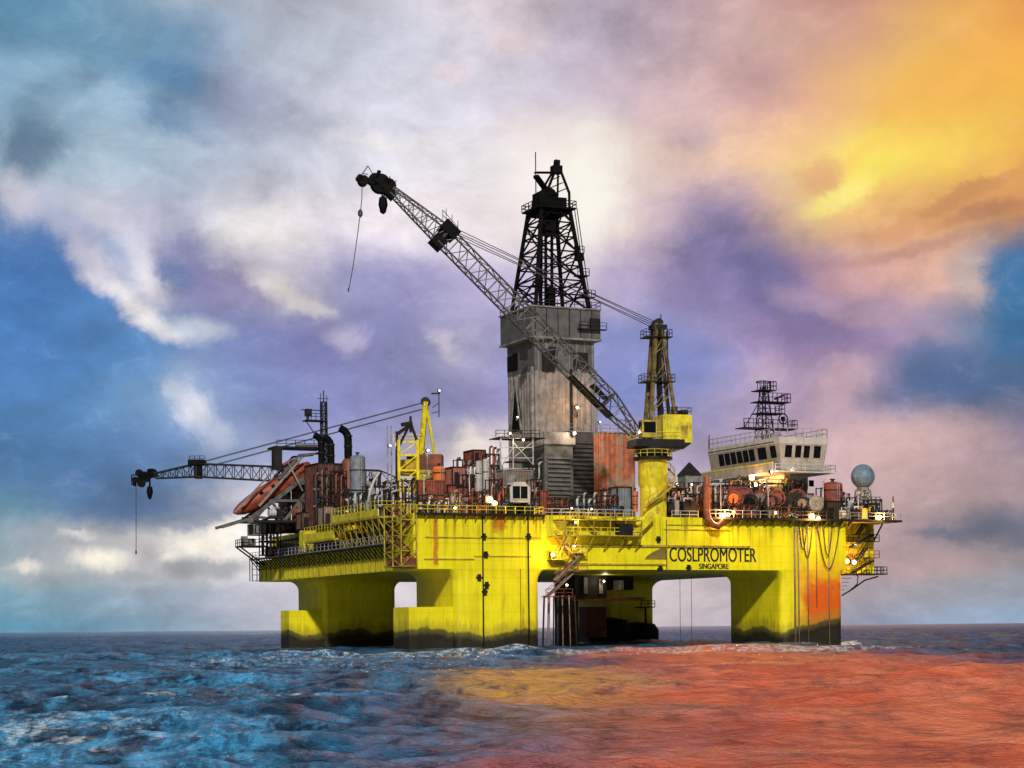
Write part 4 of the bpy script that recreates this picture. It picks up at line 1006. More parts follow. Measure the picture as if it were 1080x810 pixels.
DK = thing('drilling_derrick', 'black open lattice derrick with crown block on top of the grey tower', 'derrick', (da, db, z_t))
zk = [fz(v) for v in (330, 300, 268, 236, 222)]; ztp = fz(170)
def hw(z): return 5.2 + (2.75 - 5.2) * (z - zk[0]) / (zk[4] - zk[0])
lg, br = MB(), MB()
lv = [zk[0] + (zk[4] - zk[0]) * k / 7 for k in range(8)]
def cr4(z): 
    h = hw(z); return [V(da - h, db - h, z), V(da + h, db - h, z), V(da + h, db + h, z), V(da - h, db + h, z)]
for k in range(7):
    p, q = cr4(lv[k]), cr4(lv[k + 1])
    for j in range(4):
        jj = (j + 1) % 4; br.bar(q[j], q[jj], .24); mdl = (p[j] + p[jj]) / 2
        if k % 2 == 0: br.bar(p[j], (q[j] + q[jj]) / 2, .24); br.bar(p[jj], (q[j] + q[jj]) / 2, .24)
        else: br.bar(mdl, q[j], .24); br.bar(mdl, q[jj], .24); br.bar(p[j].lerp(q[j], .5), p[jj].lerp(q[jj], .5), .16)
for j in range(4):
    o = MB().bar(cr4(lv[0])[j], cr4(lv[7])[j], .55); part(o, 'leg', BLK, DK)
part(br, 'bracing', BLK, DK)
cp = MB(); h = hw(zk[4]) + .9
cp.box(da - h, da + h, db - h, db + h, zk[4] - .3, zk[4]).box(da - h + 1, da + h - 1, db - h + 1, db + h - 1, zk[4] - 1.1, zk[4] - .31)
cp.rail([(da - h, db - h, zk[4]), (da + h, db - h, zk[4]), (da + h, db + h, zk[4]), (da - h, db + h, zk[4]), (da - h, db - h, zk[4])], w=.12)
cpo = part(cp, 'crown_platform', BLK, DK)
cw = MB()
for s in (-1.6, -.9, -.2, .5, 1.2, 1.8): cw.lathe((da - .6, db + s, zk[4] + 2.2), [(.1, 0), (1.5, 0), (1.5, .35), (.1, .35)], 16, (0, 1, 0))
cw.box(da - 2.0, da + 1.6, db - 2, db + 2, zk[4], zk[4] + 1.4).box(da - 3.0, da - 1.2, db - 2.4, db + .5, zk[4], zk[4] + 2.6).box(da + 1.2, da + 2.6, db - 2, db + 1, zk[4], zk[4] + 2.0)
part(cw, 'crown_block', BLK, cpo)
gp = MB(); tpz = ztp; pt = V(da + .2, db, tpz)                  # gin pole A-frame above the crown
q = V(*rp(587, 176, db))
for a, b in ((da - 2.6, db - 2.4), (da + 2.9, db - 2.4), (da - 2.6, db + 2.4), (da + 2.9, db + 2.4)):
    m_ = V(a, b, zk[4] + 2.8) if a > da else V(a, b, zk[4])
    gp.bar(V(a, b, zk[4]), m_ + V(0, 0, .01), .35).bar(m_, V(q.x + (a - da) * .18, b * .2 + db * .8, tpz - 1.6), .35)
gp.box(q.x - .9, q.x + .8, db - .8, db + .8, tpz - 2.2, tpz - .8).bar(q, q + V(.1, 0, 1.2), .9)
for k in range(3):
    f = .25 + .25 * k
    gp.bar(V(da - 2.6, db - 2.4, zk[4]).lerp(V(q.x, db, tpz - 1.6), f), V(da + 2.9, db - 2.4, zk[4] + 2.5).lerp(V(q.x, db, tpz - 1.6), f), .18)
x = V(*rp(565, 182, db - 2.5)); gp.bar(x, V(q.x, db, tpz - 2), .8, .3).bar(x + V(0, 0, -5), x + V(0, 0, 3.6), .14).bar(x + V(0, 0, -5), V(da - 2.6, db - 2.4, zk[4]), .14).bar(x + V(0, 0, -.6), V(da, db, zk[4] + 3), 1.0, .5)
part(gp, 'gin_pole', BLK, cpo)
tv = MB()
for s in (-1.1, .0, 1.2): tv.bar((da + s - .8, db, z_t), (da + s - .6, db, zk[4]), .42)
tv.bar((da - 2.2, db - 1.2, z_t), (da - 1.5, db - .4, zk[4]), .25).bar((da + 2.3, db - 1, z_t), (da + 1.5, db - .4, zk[4]), .25)
tvo = part(tv, 'guide_rail', BLK, DK)
part(MB().box(da - 1.2, da + 1.0, db - .9, db + .9, zk[4] - 4.6, zk[4] - .9), 'travelling_block', BLK, tvo)
part(MB().box(da - .8, da + .6, db - 1.2, db + .4, z_t + .4, z_t + 4.6), 'top_drive', BLK, tvo)
for k, (f, s, w) in enumerate(((.12, 1, 1.6), (.33, 1, 1.2), (.55, 1, 1.0), (.2, -1, 1.0))):
    mb = MB(); z = zk[0] + (zk[4] - zk[0]) * f; h = hw(z); mb.box(da + s * h - w, da + s * h + w * .9, db - h - .6, db - h + 1.2, z, z + .15); mb.rail([(da + s * h - w, db - h - .6, z + .15), (da + s * h + w * .9, db - h - .6, z + .15)], step=.8, w=.1)
    if k == 2: mb.box(da + h - .5, da + h + .9, db - h - .5, db - h + .6, z - 1.2, z)
    part(mb, 'monkey_board', BLK, DK)
part(MB().bar((da + 5.0, db - 5.5, z_t + .1), (da + 3.3, db - 3.6, zk[4]), .12).bar((da + 5.5, db - 5.5, z_t + .1), (da + 3.8, db - 3.6, zk[4]), .12), 'ladder', BLK, DK)

# houses round the foot of the tower
def louvred(name, label, a0, a1, b0, b1, z1, m, op=None):
    t = thing(name, label, 'housing', ((a0 + a1) / 2, (b0 + b1) / 2, DZ))
    part(MB().box(a0, a1, b0, b1, DZ, z1), 'wall', m, t)
    mb = MB(); n = int((z1 - DZ) / .75)
    for k in range(1, n - 2):
        z = DZ + .8 + k * .75
        mb.prism([(a0 + .5, b0 - .01, z), (a0 + .5, b0 - .35, z - .3), (a0 + .5, b0 - .35, z - .38), (a0 + .5, b0 - .01, z - .14)], (a1 - a0 - 1, 0, 0))
        mb.prism([(a0 - .01, b0 + .5, z), (a0 - .35, b0 + .5, z - .3), (a0 - .35, b0 + .5, z - .38), (a0 - .01, b0 + .5, z - .14)], (0, b1 - b0 - 1, 0))
    part(mb, 'louvre', m, t)
    part(MB().box(a0 - .15, a1 + .15, b0 - .15, b1 + .15, z1, z1 + .2).rail([(a0, b0, z1 + .2), (a1, b0, z1 + .2)], w=.1), 'roof', GREY, t)
    return t
p0, p1 = rp(574, 458, 22), rp(604, 458, 22)
LH = louvred('louvred_house', 'dark grey house with horizontal louvres at the foot of the drill tower', p0[0], p1[0], 22, 31, rp(590, 470, 22)[2], LOUV)
part(MB().box(p0[0] - .3, p1[0] + .3, 21.6, 22.0, rp(590, 470, 22)[2] + .21, rp(590, 456, 22)[2]), 'head_panel', PALEB, LH)
p2 = rp(633, 458, 24)
louvred('louvred_house', 'black louvred house between grey louvred one and orange ribbed shed', p1[0] + .4, p2[0], 24.0, 33, rp(620, 456, 24)[2], mat('black_louvre_paint', (0.05, 0.046, 0.044), .55, streak=.4))
p3, p4 = rp(634, 460, 21), rp(669, 460, 21)
SH = thing('ribbed_shed', 'rusty orange red ribbed metal shed beside the crane pedestal', 'shed', (p3[0], 21, DZ))
part(MB().ribbed(p3[0], p4[0], 21, 31, DZ, rp(650, 457, 21)[2], .9, .22), 'wall', REDC, SH)
part(MB().box(p3[0] - .2, p4[0] + .2, 20.7, 31.2, rp(650, 457, 21)[2], rp(650, 457, 21)[2] + .22).rail([(p3[0], 20.8, rp(650, 457, 21)[2] + .2), (p4[0], 20.8, rp(650, 457, 21)[2] + .2)], w=.09), 'roof', GREY, SH)
part(MB().box(p4[0] - 3.2, p4[0] - 1.8, 20.6, 20.99, DZ, DZ + 2.3), 'door', DARK, SH)
# ------------------------------------------------------------------ deck gear
def span(u0, u1, v0, v1, b):
    (a0, _, z1), (a1, _, z0) = rp(u0, v0, b), rp(u1, v1, b)
    return a0, a1, z0, z1

def lamp_light(p, col, w, r=0.35):
    l = bpy.data.lights.new('lamp_glow', 'POINT'); l.energy = w; l.color = col; l.shadow_soft_size = r
    o = bpy.data.objects.new('lamp_glow', l); COL.objects.link(o); o.location = W(p)

def floodlight(u, v, b, label, amber=False, r=.36, pole=0.0, w=0):
    r *= .9 if amber else .54; w *= 3.0 if amber else .8
    a, _, z = rp(u, v, b)
    t = thing('floodlight', label, 'lamp', (a, b, z - .5 - pole), 'lit floodlights about the rig')
    part(MB().box(a - r * 1.25, a + r * 1.25, b + .12, b + .6, z - r, z + r * 1.3), 'housing', DARK, t)
    part(MB().sphere((a, b, z), r, 10, 8), 'bulb', LA if amber else LW, t, True)
    part(MB().bar((a, b + .5, z - .5 - pole), (a, b + .5, z), .14), 'bracket', GREY, t)
    if w: lamp_light((a - .2, b - .9, z + .1), (1, .55, .18) if amber else (1, .85, .62), w)

def tank(name, label, cat, u, v0, v1, rad, b, m, group=None, lid=None):
    a, _, z1 = rp(u, v0, b); z0 = max(rp(u, v1, b)[2], DZ - .0)
    t = thing(name, label, cat, (a, b, z0), group); h = z1 - z0
    part(MB().lathe((a, b, z0), [(rad, 0), (rad, h - rad * .3), (rad * .8, h - rad * .1), (rad * .15, h)], 20), 'body', m, t, 'auto')
    for q in (.35, .75): part(MB().lathe((a, b, z0 + h * q), [(rad * 1.04, -.1), (rad * 1.04, .1)], 20), 'band', lid or DARK, t)
    mb = MB()
    for s in (-.2, .2): mb.bar((a + s, b - rad - .12, z0), (a + s, b - rad - .12, z1), .06)
    n = int(h / .5)
    for k in range(n): mb.bar((a - .2, b - rad - .12, z0 + .3 + k * .5), (a + .2, b - rad - .12, z0 + .3 + k * .5), .05)
    part(mb, 'ladder', GALV, t)
    part(MB().tube((a, b, z1 - .1), (a, b, z1 + .45), rad * .16).box(a - rad * .25, a + rad * .25, b - .2, b + .2, z1 + .3, z1 + .5), 'valve', lid or DARK, t)
    return t

def container(name, label, cat, u0, u1, v0, v1, b, d, m, fm=None, group=None, dz=None):
    a0, a1, z0, z1 = span(u0, u1, v0, v1, b); z0 = DZ + .02 if dz is None else dz
    t = thing(name, label, cat, ((a0 + a1) / 2, b, z0), group); fm = fm or m
    part(MB().ribbed(a0 + .08, a1 - .08, b + .08, b + d - .08, z0 + .12, z1 - .1, .5, .07), 'body', m, t)
    mb = MB()
    for a in (a0, a1):
        for bb in (b, b + d): mb.bar((a, bb, z0), (a, bb, z1), .2)
    for z in (z0 + .08, z1 - .08):
        mb.bar((a0, b, z), (a1, b, z), .18).bar((a0, b + d, z), (a1, b + d, z), .18).bar((a0, b, z), (a0, b + d, z), .18).bar((a1, b, z), (a1, b + d, z), .18)
    part(mb, 'frame', fm, t)
    w = (a1 - a0) * .3
    dr = part(MB().box(a0 + w * .5, a0 + w * 1.5, b - .12, b - .03, z0 + .3, z0 + min(2.2, (z1 - z0) * .8)), 'door', fm, t)
    part(MB().box(a0 + w * 1.3, a0 + w * 1.4, b - .2, b - .121, z0 + 1.1, z0 + 1.5), 'handle', DARK, dr)
    return t

def manifold(label, u0, u1, v0, v1, b, m, m2, seed, n=5, dz=None):
    """a framed bank of pipes with valves"""
    rd = random.Random(seed); a0, a1, z0, z1 = span(u0, u1, v0, v1, b); z0 = DZ + .02 if dz is None else dz
    t = thing('pipe_manifold', label, 'pipework', ((a0 + a1) / 2, b, z0))
    mb = MB()
    for a in (a0, a1):
        for bb in (b, b + 1.6): mb.bar((a, bb, z0), (a, bb, z1), .16)
    for z in (z0 + .1, (z0 + z1) / 2, z1 - .1): mb.bar((a0, b, z), (a1, b, z), .14).bar((a0, b + 1.6, z), (a1, b + 1.6, z), .14)
    mb.bar((a0, b, z0), (a1, b, z1), .1)
    part(mb, 'frame', DARK, t)
    for k in range(n):
        a = a0 + (a1 - a0) * (k + .5) / n + rd.uniform(-.15, .15); r = rd.uniform(.12, .26); zt_ = z0 + (z1 - z0) * rd.uniform(.7, 1.12)
        pts = [(a, b + .5, z0), (a, b + .5, zt_ - .5), (a + .15, b + .6, zt_ - .1), (a + .6, b + .8, zt_)]
        p = part(MB().path(pts, r, 8), 'riser_pipe', m if k % 2 else m2, t, True)
        zv = z0 + (z1 - z0) * rd.uniform(.25, .6)
        part(MB().torus((a, b + .1, zv), (0, 1, 0), .3, .06, 14, 5).bar((a, b + .1, zv), (a, b + .5, zv), .1), 'valve_wheel', rd.choice((RED, DARK, BLU)), p)
    for z in (z0 + (z1 - z0) * .4, z0 + (z1 - z0) * .72):
        part(MB().tube((a0 - .3, b + 1.0, z), (a1 + .3, b + 1.0, z), .2, n=8), 'header_pipe', m2, t, True)
    return t

def skid(name, label, cat, u0, u1, v0, v1, b, m, m2=None, dz=None, group=None):
    """machine on a base frame: motor, gearbox, guard"""
    a0, a1, z0, z1 = span(u0, u1, v0, v1, b); z0 = DZ + .02 if dz is None else dz; m2 = m2 or DARK; h = z1 - z0; w = a1 - a0
    t = thing(name, label, cat, ((a0 + a1) / 2, b, z0), group)
    part(MB().box(a0, a1, b, b + 2.2, z0, z0 + h * .15), 'base_frame', DARK, t)
    part(MB().lathe((a0 + w * .06, b + 1.1, z0 + h * .5), [(.1, 0), (h * .34, 0.02), (h * .34, w * .48), (h * .22, w * .52), (.1, w * .53)], 18, (1, 0, 0)), 'motor', m, t, 'auto')
    part(MB().box(a0 + w * .62, a1 - w * .05, b + .3, b + 1.9, z0 + h * .15, z0 + h * .88), 'gearbox', m2, t)
    part(MB().path([(a0 + w * .3, b + 1.1, z0 + h * .8), (a0 + w * .3, b + 1.1, z0 + h), (a0 + w * .8, b + 1.1, z0 + h), (a0 + w * .8, b + 1.1, z0 + h * .85)], .14, 7), 'duct', GALV, t, True)
    return t

MIDG = mat('dull_grey_steel', (0.095, 0.092, 0.09), .55, var=.4, rust=.5)
# --- lifeboat on its sloping launch frame, far left corner
B0 = 58.0
LB_ = [rp(u, v, B0) for u, v in ((243, 541), (252, 533), (266, 521), (284, 505), (303, 491), (316, 485), (329, 491))]
bow, stern = V(*rp(246, 541, B0)), V(*rp(327, 492, B0))
ax = (stern - bow).normalized(); sdv = V(0, 1, 0); upn = ax.cross(sdv).normalized(); upn = upn if upn.z > 0 else -upn
Ln = (stern - bow).length
LBT = thing('lifeboat', 'orange enclosed lifeboat sloping nose down on its launch ramp', 'lifeboat', tuple(bow))
rings = []
for f, w, hu, hd in ((0, .12, .1, .15), (.03, .6, .5, .7), (.10, 1.15, .9, 1.3), (.22, 1.55, 1.25, 1.7), (.40, 1.7, 1.5, 1.85), (.60, 1.7, 1.6, 1.85), (.80, 1.65, 1.55, 1.75), (.95, 1.5, 1.3, 1.5), (1.0, 1.25, 1.0, 1.1)):
    c = bow + ax * (Ln * f)
    rings.append([c + sdv * (w * math.cos(t)) * (1 if abs(math.sin(t)) < .8 else .96) + upn * ((hu if math.sin(t) > 0 else hd) * math.copysign(abs(math.sin(t)) ** .8, math.sin(t))) for t in [2 * math.pi * k / 18 for k in range(18)]])
hull_ = part(MB().rings(rings), 'hull', ORGD, LBT, True)
cc = bow + ax * (Ln * .80) + upn * 1.5
part(MB().rings([[cc + ax * (x * 1.6 * s) + sdv * (y * 1.2 * s) + upn * h for x, y in ((-1, -1), (1, -1), (1, 1), (-1, 1))] for h, s in ((0, 1), (.8, .95), (1.4, .7))]), 'helm_cupola', ORGD, LBT)
part(MB().rings([[cc + ax * (x * 1.63 * s) + sdv * (y * 1.23 * s) + upn * h for x, y in ((-1, -1), (1, -1), (1, 1), (-1, 1))] for h, s in ((.75, .96), (1.2, .79))], False), 'cupola_window', GLS, LBT)
part(MB().bar(bow + ax * Ln * .08 - sdv * 1.15, bow + ax * Ln * .97 - sdv * 1.62, .18, .28), 'fender_rail', DARK, LBT)
for f in (.35, .5, .65):
    c = bow + ax * Ln * f - sdv * 1.66 + upn * .6
    part(MB().quad_box(c, ax * .35, sdv * .08, upn * .25), 'port_light', GLS, LBT)
LD = thing('launch_ramp', 'grey steel launch ramp carrying the orange lifeboat', 'lifeboat davit', (rp(330, 550, B0)[0], B0, DZ))
g0 = [V(*rp(u, v, B0 - 2)) for u, v in ((234, 556), (264, 547), (340, 489))]
for o in (0, 4.0):
    part(MB().bar(g0[0] + V(0, o, 0), g0[1] + V(0, o, 0), .5, .5).bar(g0[1] + V(0, o, 0), g0[2] + V(0, o, 0), .5, .7), 'skid_rail', MIDG, LD)
for o in (0, 4.0):
    mb = MB(); r_ = lambda u, v: V(*rp(u, v, B0 - 2)) + V(0, o, 0)
    for q in ((260, 550, 340, 550), (328, 509, 328, 549), (284, 528, 328, 528), (306, 510, 338, 510), (286, 528, 268, 549), (286, 528, 300, 549), (338, 489, 338, 560), (312, 470, 338, 470), (294, 505, 316, 480), (316, 480, 338, 478), (262, 545, 280, 546), (300, 549, 328, 512)):
        mb.bar(r_(q[0], q[1]), r_(q[2], q[3]), .42 if o == 0 else .34)
    part(mb, 'support_frame', MIDG, LD)
mb = MB(); r_ = lambda u, v: V(*rp(u, v, B0 - 2))
part(MB().bar(r_(292, 472), r_(292, 496), 1.5, 1.5), 'winch_post', DARK, LD)
mb.quad_box((r_(316, 472) + V(0, 2, 0)), V(4.6, 0, 0), V(0, 2.4, 0), V(0, 0, .15)); mb.rail([r_(292, 471), r_(341, 471)], w=.1)
part(mb, 'top_platform', DARK, LD)
part(MB().bar(r_(246, 541) - V(0, .6, 0), r_(290, 494) - V(0, .6, 0), .3).bar(r_(272, 534) - V(0, .6, 0), r_(318, 482) - V(0, .6, 0), .36).bar(r_(302, 487) - V(0, .6, 0), r_(318, 518) - V(0, .6, 0), .26), 'boat_cradle', GREY, LD)
part(MB().box(*sorted((r_(262, 0).x, r_(345, 0).x)), B0 - 2.3, B0 + 3, r_(0, 551).z if False else rp(300, 552, B0)[2], rp(300, 549.5, B0)[2]).rail([r_(345, 549), r_(345, 549) + V(.1, 0, 0)]), 'lower_deck', DARK, LD)

# --- mast and stacks behind the lifeboat
MS = thing('antenna_mast', 'slim lattice antenna mast with side platform behind the lifeboat', 'mast', rp(342, 490, 62))
a, b, z0 = rp(342, 498, 62); z1 = rp(342, 424, 62)[2]; zt_ = rp(342, 412, 62)[2]
ch, wb = lattice((a, b, DZ), (a, b, z1), 16, (.6, .6), (.45, .45), (0, 1, 0), .16, .1, xb=True)
part(ch, 'mast_leg', DARK, MS); part(wb, 'bracing', DARK, MS)
part(MB().bar((a, b, z1), (a, b, zt_), .16).bar((a - .6, b, z1), (a - .6, b, z1 + 1.6), .1).bar((a + .6, b, z1), (a + .6, b, z1 + 1.2), .1).bar((a - 1.2, b, z1 + .6), (a + 1.0, b, z1 + .6), .1), 'aerial', DARK, MS)
x0, _, zp = rp(321, 443, 62)
pf = part(MB().box(x0, a, b - 1.2, b + 1.2, zp - .2, zp).rail([(x0, b - 1.1, zp), (a, b - 1.1, zp)], w=.1, step=1).bar((x0 + .2, b, zp), (a - .3, b, zp - 4.5), .14), 'side_platform', DARK, MS)
zb_ = rp(325, 432, 62)[2]
part(MB().box(x0 - .6, a, b - .15, b + .15, zb_ - .15, zb_).box(x0 + .2, x0 + 1.3, b - .5, b + .5, zb_ - 1.2, zb_ + .1).bar((x0 + .7, b, zp), (x0 + .7, b, zb_ - 1), .3), 'radar_scanner', DARK, MS)
def stack(u, v0, v1, b, rad, label, top):
    a, _, zt_ = rp(u, v0, b); z0 = DZ
    t = thing('exhaust_stack', label, 'exhaust', (a, b, z0), 'bent black exhaust stacks')
    k = rad
    part(MB().path([(a, b, z0), (a, b, zt_ - 2.6 * k), (a - .25 * k, b, zt_ - 1.5 * k), (a - .9 * k, b, zt_ - .6 * k), (a - 2.1 * k, b, zt_)], rad, 12), 'pipe', BLK, t, 'auto')
    zz_ = rp(u, v1, b)[2]
    part(MB().lathe((a, b, z0), [(rad * 1.7, 0), (rad * 1.7, zz_ - z0 - .6), (rad * 1.1, zz_ - z0)], 16), 'silencer', top, t, 'auto')
    for q in (.4, .75): part(MB().lathe((a, b, zz_ + (zt_ - zz_) * q - .1), [(rad * 1.12, 0), (rad * 1.12, .25)], 14), 'flange', DARK, t)
stack(339, 459, 490, 52, .62, 'black bent exhaust stack nearest the lifeboat', RED)
stack(349, 461, 494, 50, .62, 'shortest bent black exhaust stack, middle of the three', DARK)
stack(367, 452, 484, 50, .70, 'tallest bent black exhaust stack beside the grey funnel drum', RED)
container('engine_casing', 'rusty red engine casing at the foot of the exhaust stacks', 'casing', 335, 361, 488, 552, 47, 7, mat('dark_red_casing', (0.10, 0.030, 0.020), .6, var=.45, rust=.5, streak=.5), DARK)
tank('funnel_drum', 'tall grey drum beside the tallest exhaust stack', 'tank', 377, 480, 545, 1.35, 45, mat('blue_grey_paint', (0.16, 0.18, 0.21), .45, var=.3, streak=.4), None, DARK)
skid('air_cooler', 'grey air cooler on top of the engine casing behind the grey drum', 'cooler', 384, 398, 497, 518, 47, GREY)
for k, (u, v0, lab) in enumerate(((300, 512, 'brown upright tank under the lifeboat stern'), (314, 506, 'red upright tank under the lifeboat stern'), (324, 513, 'rusty upright tank next to the launch ramp post'))):
    tank('mud_tank', lab, 'tank', u, v0, 552, 1.15, 62 - k, (BROWN, RED, mat('brown_rust', (0.16, 0.07, 0.035), .7, var=.5, rust=.6))[k])
skid('mooring_winch', 'dark mooring winch on the lower deck below the lifeboat', 'winch', 284, 300, 535, 549, 50, WHT, DARK, dz=rp(300, 549.5, B0)[2])
container('paint_locker', 'dark ribbed locker under the launch ramp at the deck edge', 'locker', 341, 356, 533, 553, 40, 3, BROWN, DARK)
manifold('dark pipe bank between the engine casing and the yellow side platform', 356, 372, 520, 550, 38, RED, DARK, 3)
manifold('brown pipe bank below the lifeboat amidships', 276, 296, 548, 572, 66, DARK, BROWN, 5, dz=17.2)
skid('lube_pump', 'red pump beside the lifeboat ramp near the walkway', 'pump', 300, 316, 552, 566, 60, RED, DARK, dz=DZ)

# --- yellow frame and gear on the near left corner
YF = thing('gantry_frame', 'yellow braced gantry tower with dark top beams on the near left deck corner', 'gantry', (rp(428, 0, 12)[0], 12, DZ))
q_ = lambda u, v, db=0: V(*rp(u, v, 12 + db))
for u in (420, 440):
    for o in (0, 4): part(MB().bar(q_(u, 545, o) * 1 if False else V(q_(u, 466, o).x, 12 + o, DZ), q_(u, 464, o), .45), 'post', YEL, YF)
mb = MB()
for o in (0, 4):
    for v in (466, 480, 496): mb.bar(q_(420, v, o), q_(440, v, o), .3)
    mb.bar(q_(420, 480, o), q_(440, 466, o), .2).bar(q_(420, 496, o), q_(440, 480, o), .2).bar(q_(420, 512, o), q_(440, 496, o), .2)
for u in (420, 440):
    for v in (466, 480, 496): mb.bar(q_(u, v), q_(u, v, 4), .25)
part(mb, 'bracing', YEL, YF)
part(MB().bar(q_(418.5, 545), q_(418.5, 455), .35).bar(q_(418.5, 458), q_(433, 448), .5).bar(q_(433, 439), q_(433, 456), .3).bar(q_(433, 446), q_(421, 470), .35).bar(q_(433, 446), q_(440, 466), .35).bar(q_(424, 448), q_(434, 446), .9, .6), 'top_beam', DARK, YF)
part(MB().box(q_(421, 0).x, q_(439, 0).x, 12.3, 15.7, q_(430, 500).z, q_(430, 499).z).box(q_(424, 0).x, q_(436, 0).x, 12.4, 15, q_(430, 498).z, q_(430, 484).z), 'hoist_unit', YELD, YF)
part(MB().rail([q_(415, 466), q_(446, 466)], w=.09), 'railing', YEL, YF)
TP = thing('whip_aerial', 'pair of thin grey whip aerials beside the yellow gantry tower', 'aerial', (rp(411, 0, 16)[0], 16, DZ))
for u in (408.5, 412.5):
    p = rp(u, 449, 16); part(MB().tube((p[0], 16, DZ), p, .16, .08), 'rod', GREY, TP, True)
floodlight(411.5, 470, 14, 'white floodlight on the aerial beside the yellow gantry tower', w=200)
floodlight(451.5, 475, 16, 'small white floodlight on the far crane post above red boxes', w=200, pole=4)
floodlight(463.5, 412, 70, 'white floodlight at the very top of the far crane mast', r=.34, w=0)
container('tool_container', 'long low red container beside the yellow gantry tower', 'container', 442, 470, 506, 538, 11, 2.6, RED)
tank('buoy', 'orange upright buoy drum behind the long red container', 'buoy', 463, 492, 520, 1.0, 16, ORG, None, DARK)
container('tool_container', 'small square red container right of the long red one', 'container', 472, 482, 511, 540, 12, 2.6, RED, DARK)
manifold('grey pipe bank in front of the long red container', 446, 474, 521, 540, 6, GALV, RED, 8)
skid('hydraulic_unit', 'dark hydraulic unit between the yellow gantry tower and the long red container', 'pump', 452, 462, 496, 512, 18, DARK, RED, dz=DZ)
DV = thing('davit_arm', 'white bent davit arm at the left edge of the yellow side platform', 'davit', (rp(389, 0, 14)[0], 14, DZ + .1))
part(MB().path([rp(388, 530, 14), rp(390, 520, 14), rp(394, 508, 14), rp(400, 498, 14)], .22, 8), 'arm', WHT, DV, True)
part(MB().lathe(rp(388, 530, 14), [(.4, -1.2), (.4, .3)], 12), 'base', GREY, DV)
GW = thing('gangway', 'silver folded gangway lying on the yellow side platform', 'gangway', rp(404, 526, 12))
p, q = V(*rp(398, 524, 11)), V(*rp(418, 517, 11))
part(MB().bar(p, q, 1.0, .25), 'deck', GALV, GW); part(MB().bar(p + V(0, 0, .9), q + V(0, 0, .9), .12).bar(p, p + V(0, 0, .9), .1).bar(q, q + V(0, 0, .9), .1), 'railing', GALV, GW)

# --- process gear between the gantry and the drill tower
container('generator_container', 'red container standing high behind the round ducts', 'container', 477, 492, 492, 512, 24, 3, mat('faded_red', (0.30, 0.10, 0.075), .6, var=.3, rust=.4), DARK, dz=rp(484, 512, 24)[2])
container('cable_container', 'dark red container below the high red one', 'container', 478, 494, 513, 540, 20, 3, RED, DARK)
container('shaker_unit', 'rusty red shaker box high above the white cylinders', 'shaker', 499, 512, 474, 490, 26, 4, RED, DARK, dz=rp(505, 490, 26)[2])
for u, v0, lab, m_ in ((505, 486, 'left of two white upright cylinders below the shaker box', WHT), (512.5, 484, 'right of two white upright cylinders below the shaker box', WHT)):
    tank('separator', lab, 'tank', u, v0, 540, .55, 22, m_, 'white upright cylinders')
AD = thing('air_duct', 'brown arched ventilation duct beside the white cylinders', 'duct', (rp(503, 0, 16)[0], 16, DZ))
p = V(*rp(503, 520, 16)); part(MB().torus((p.x, 16, p.z - .8), (0, 1, 0), 1.9, .75, 14, 12, math.pi * 1.0, math.pi * 2.0), 'elbow', BROWN, AD, True)
for s in (-1.9, 1.9): part(MB().tube((p.x + s, 16, DZ), (p.x + s, 16, p.z - .8), .75, n=12), 'leg', BROWN, AD, True)
for k, (u0, u1, v0, lab, m1, m2) in enumerate(((482, 492, 484, 'red pipe bank on top behind the high red container', RED, BROWN), (513, 527, 478, 'tall red and grey pipe bank left of the scaffold tower', RED, GALV), (492, 503, 490, 'brown pipe bank behind the arched duct', BROWN, RED), (516, 530, 505, 'grey pipe bank right of the arched duct', GALV, RED), (480, 500, 522, 'low white pipe bank at the deck edge below the dark red container', WHT, RED))):
    manifold(lab, u0, u1, v0, 540, (28, 24, 25, 15, 6)[k], m1, m2, 20 + k)
SC = thing('scaffold_tower', 'open galvanised scaffold tower at the left foot of the drill tower', 'scaffold', (rp(545, 0, 20)[0], 20, DZ))
s_ = lambda u, v, o=0: V(*rp(u, v, 20 + o))
for u in (528, 541, 562):
    for o in (0, 4): part(MB().bar(V(s_(u, 500, o).x, 20 + o, DZ), s_(u, 458, o), .2), 'upright', GALV, SC)
mb = MB()
for o in (0, 4):
    for v in (462, 472, 483, 494): mb.bar(s_(528, v, o), s_(562, v, o), .14)
    mb.bar(s_(541, 483, o), s_(562, 466, o), .12).bar(s_(541, 466, o), s_(562, 490, o), .12).bar(s_(528, 494, o), s_(541, 472, o), .12)
part(mb, 'ledger', GALV, SC)
part(MB().box(s_(523, 0).x, s_(569, 0).x, 19.4, 24.5, s_(0, 462).z - .0 if False else rp(545, 462, 20)[2], rp(545, 461, 20)[2]).rail([s_(523, 461, -.5), s_(569, 461, -.5)], w=.1), 'top_platform', DARK, SC)
part(MB().box(s_(534, 0).x, s_(556, 0).x, 20.5, 23, rp(545, 487, 20)[2], rp(545, 486, 20)[2]), 'middle_platform', DARK, SC)
floodlight(538, 457, 19, 'white floodlight at the left end of the scaffold top platform', w=300)
floodlight(546, 440, 30, 'white floodlight inside the pointed opening of the drill tower', w=300, r=.3)
floodlight(552, 464, 19.2, 'white floodlight under the scaffold top platform', w=300)
floodlight(606, 457, 20.5, 'large warm floodlight on the roof corner of the grey louvred house', r=.5, w=900)
floodlight(609, 430, 30, 'small amber floodlight on the brown front of the drill tower', True, .3, w=250)
floodlight(633, 445, 30, 'small white floodlight beside the boom foot on the drill tower edge', False, .28)
container('corrugated_box', 'brown corrugated box inside the foot of the scaffold tower', 'container', 531, 561, 495, 515, 16, 3, BROWN, GREY, dz=rp(545, 515, 16)[2])
container('workshop_container', 'dark container under the brown corrugated box', 'container', 530, 563, 516, 540, 15, 3, DARK, GREY)
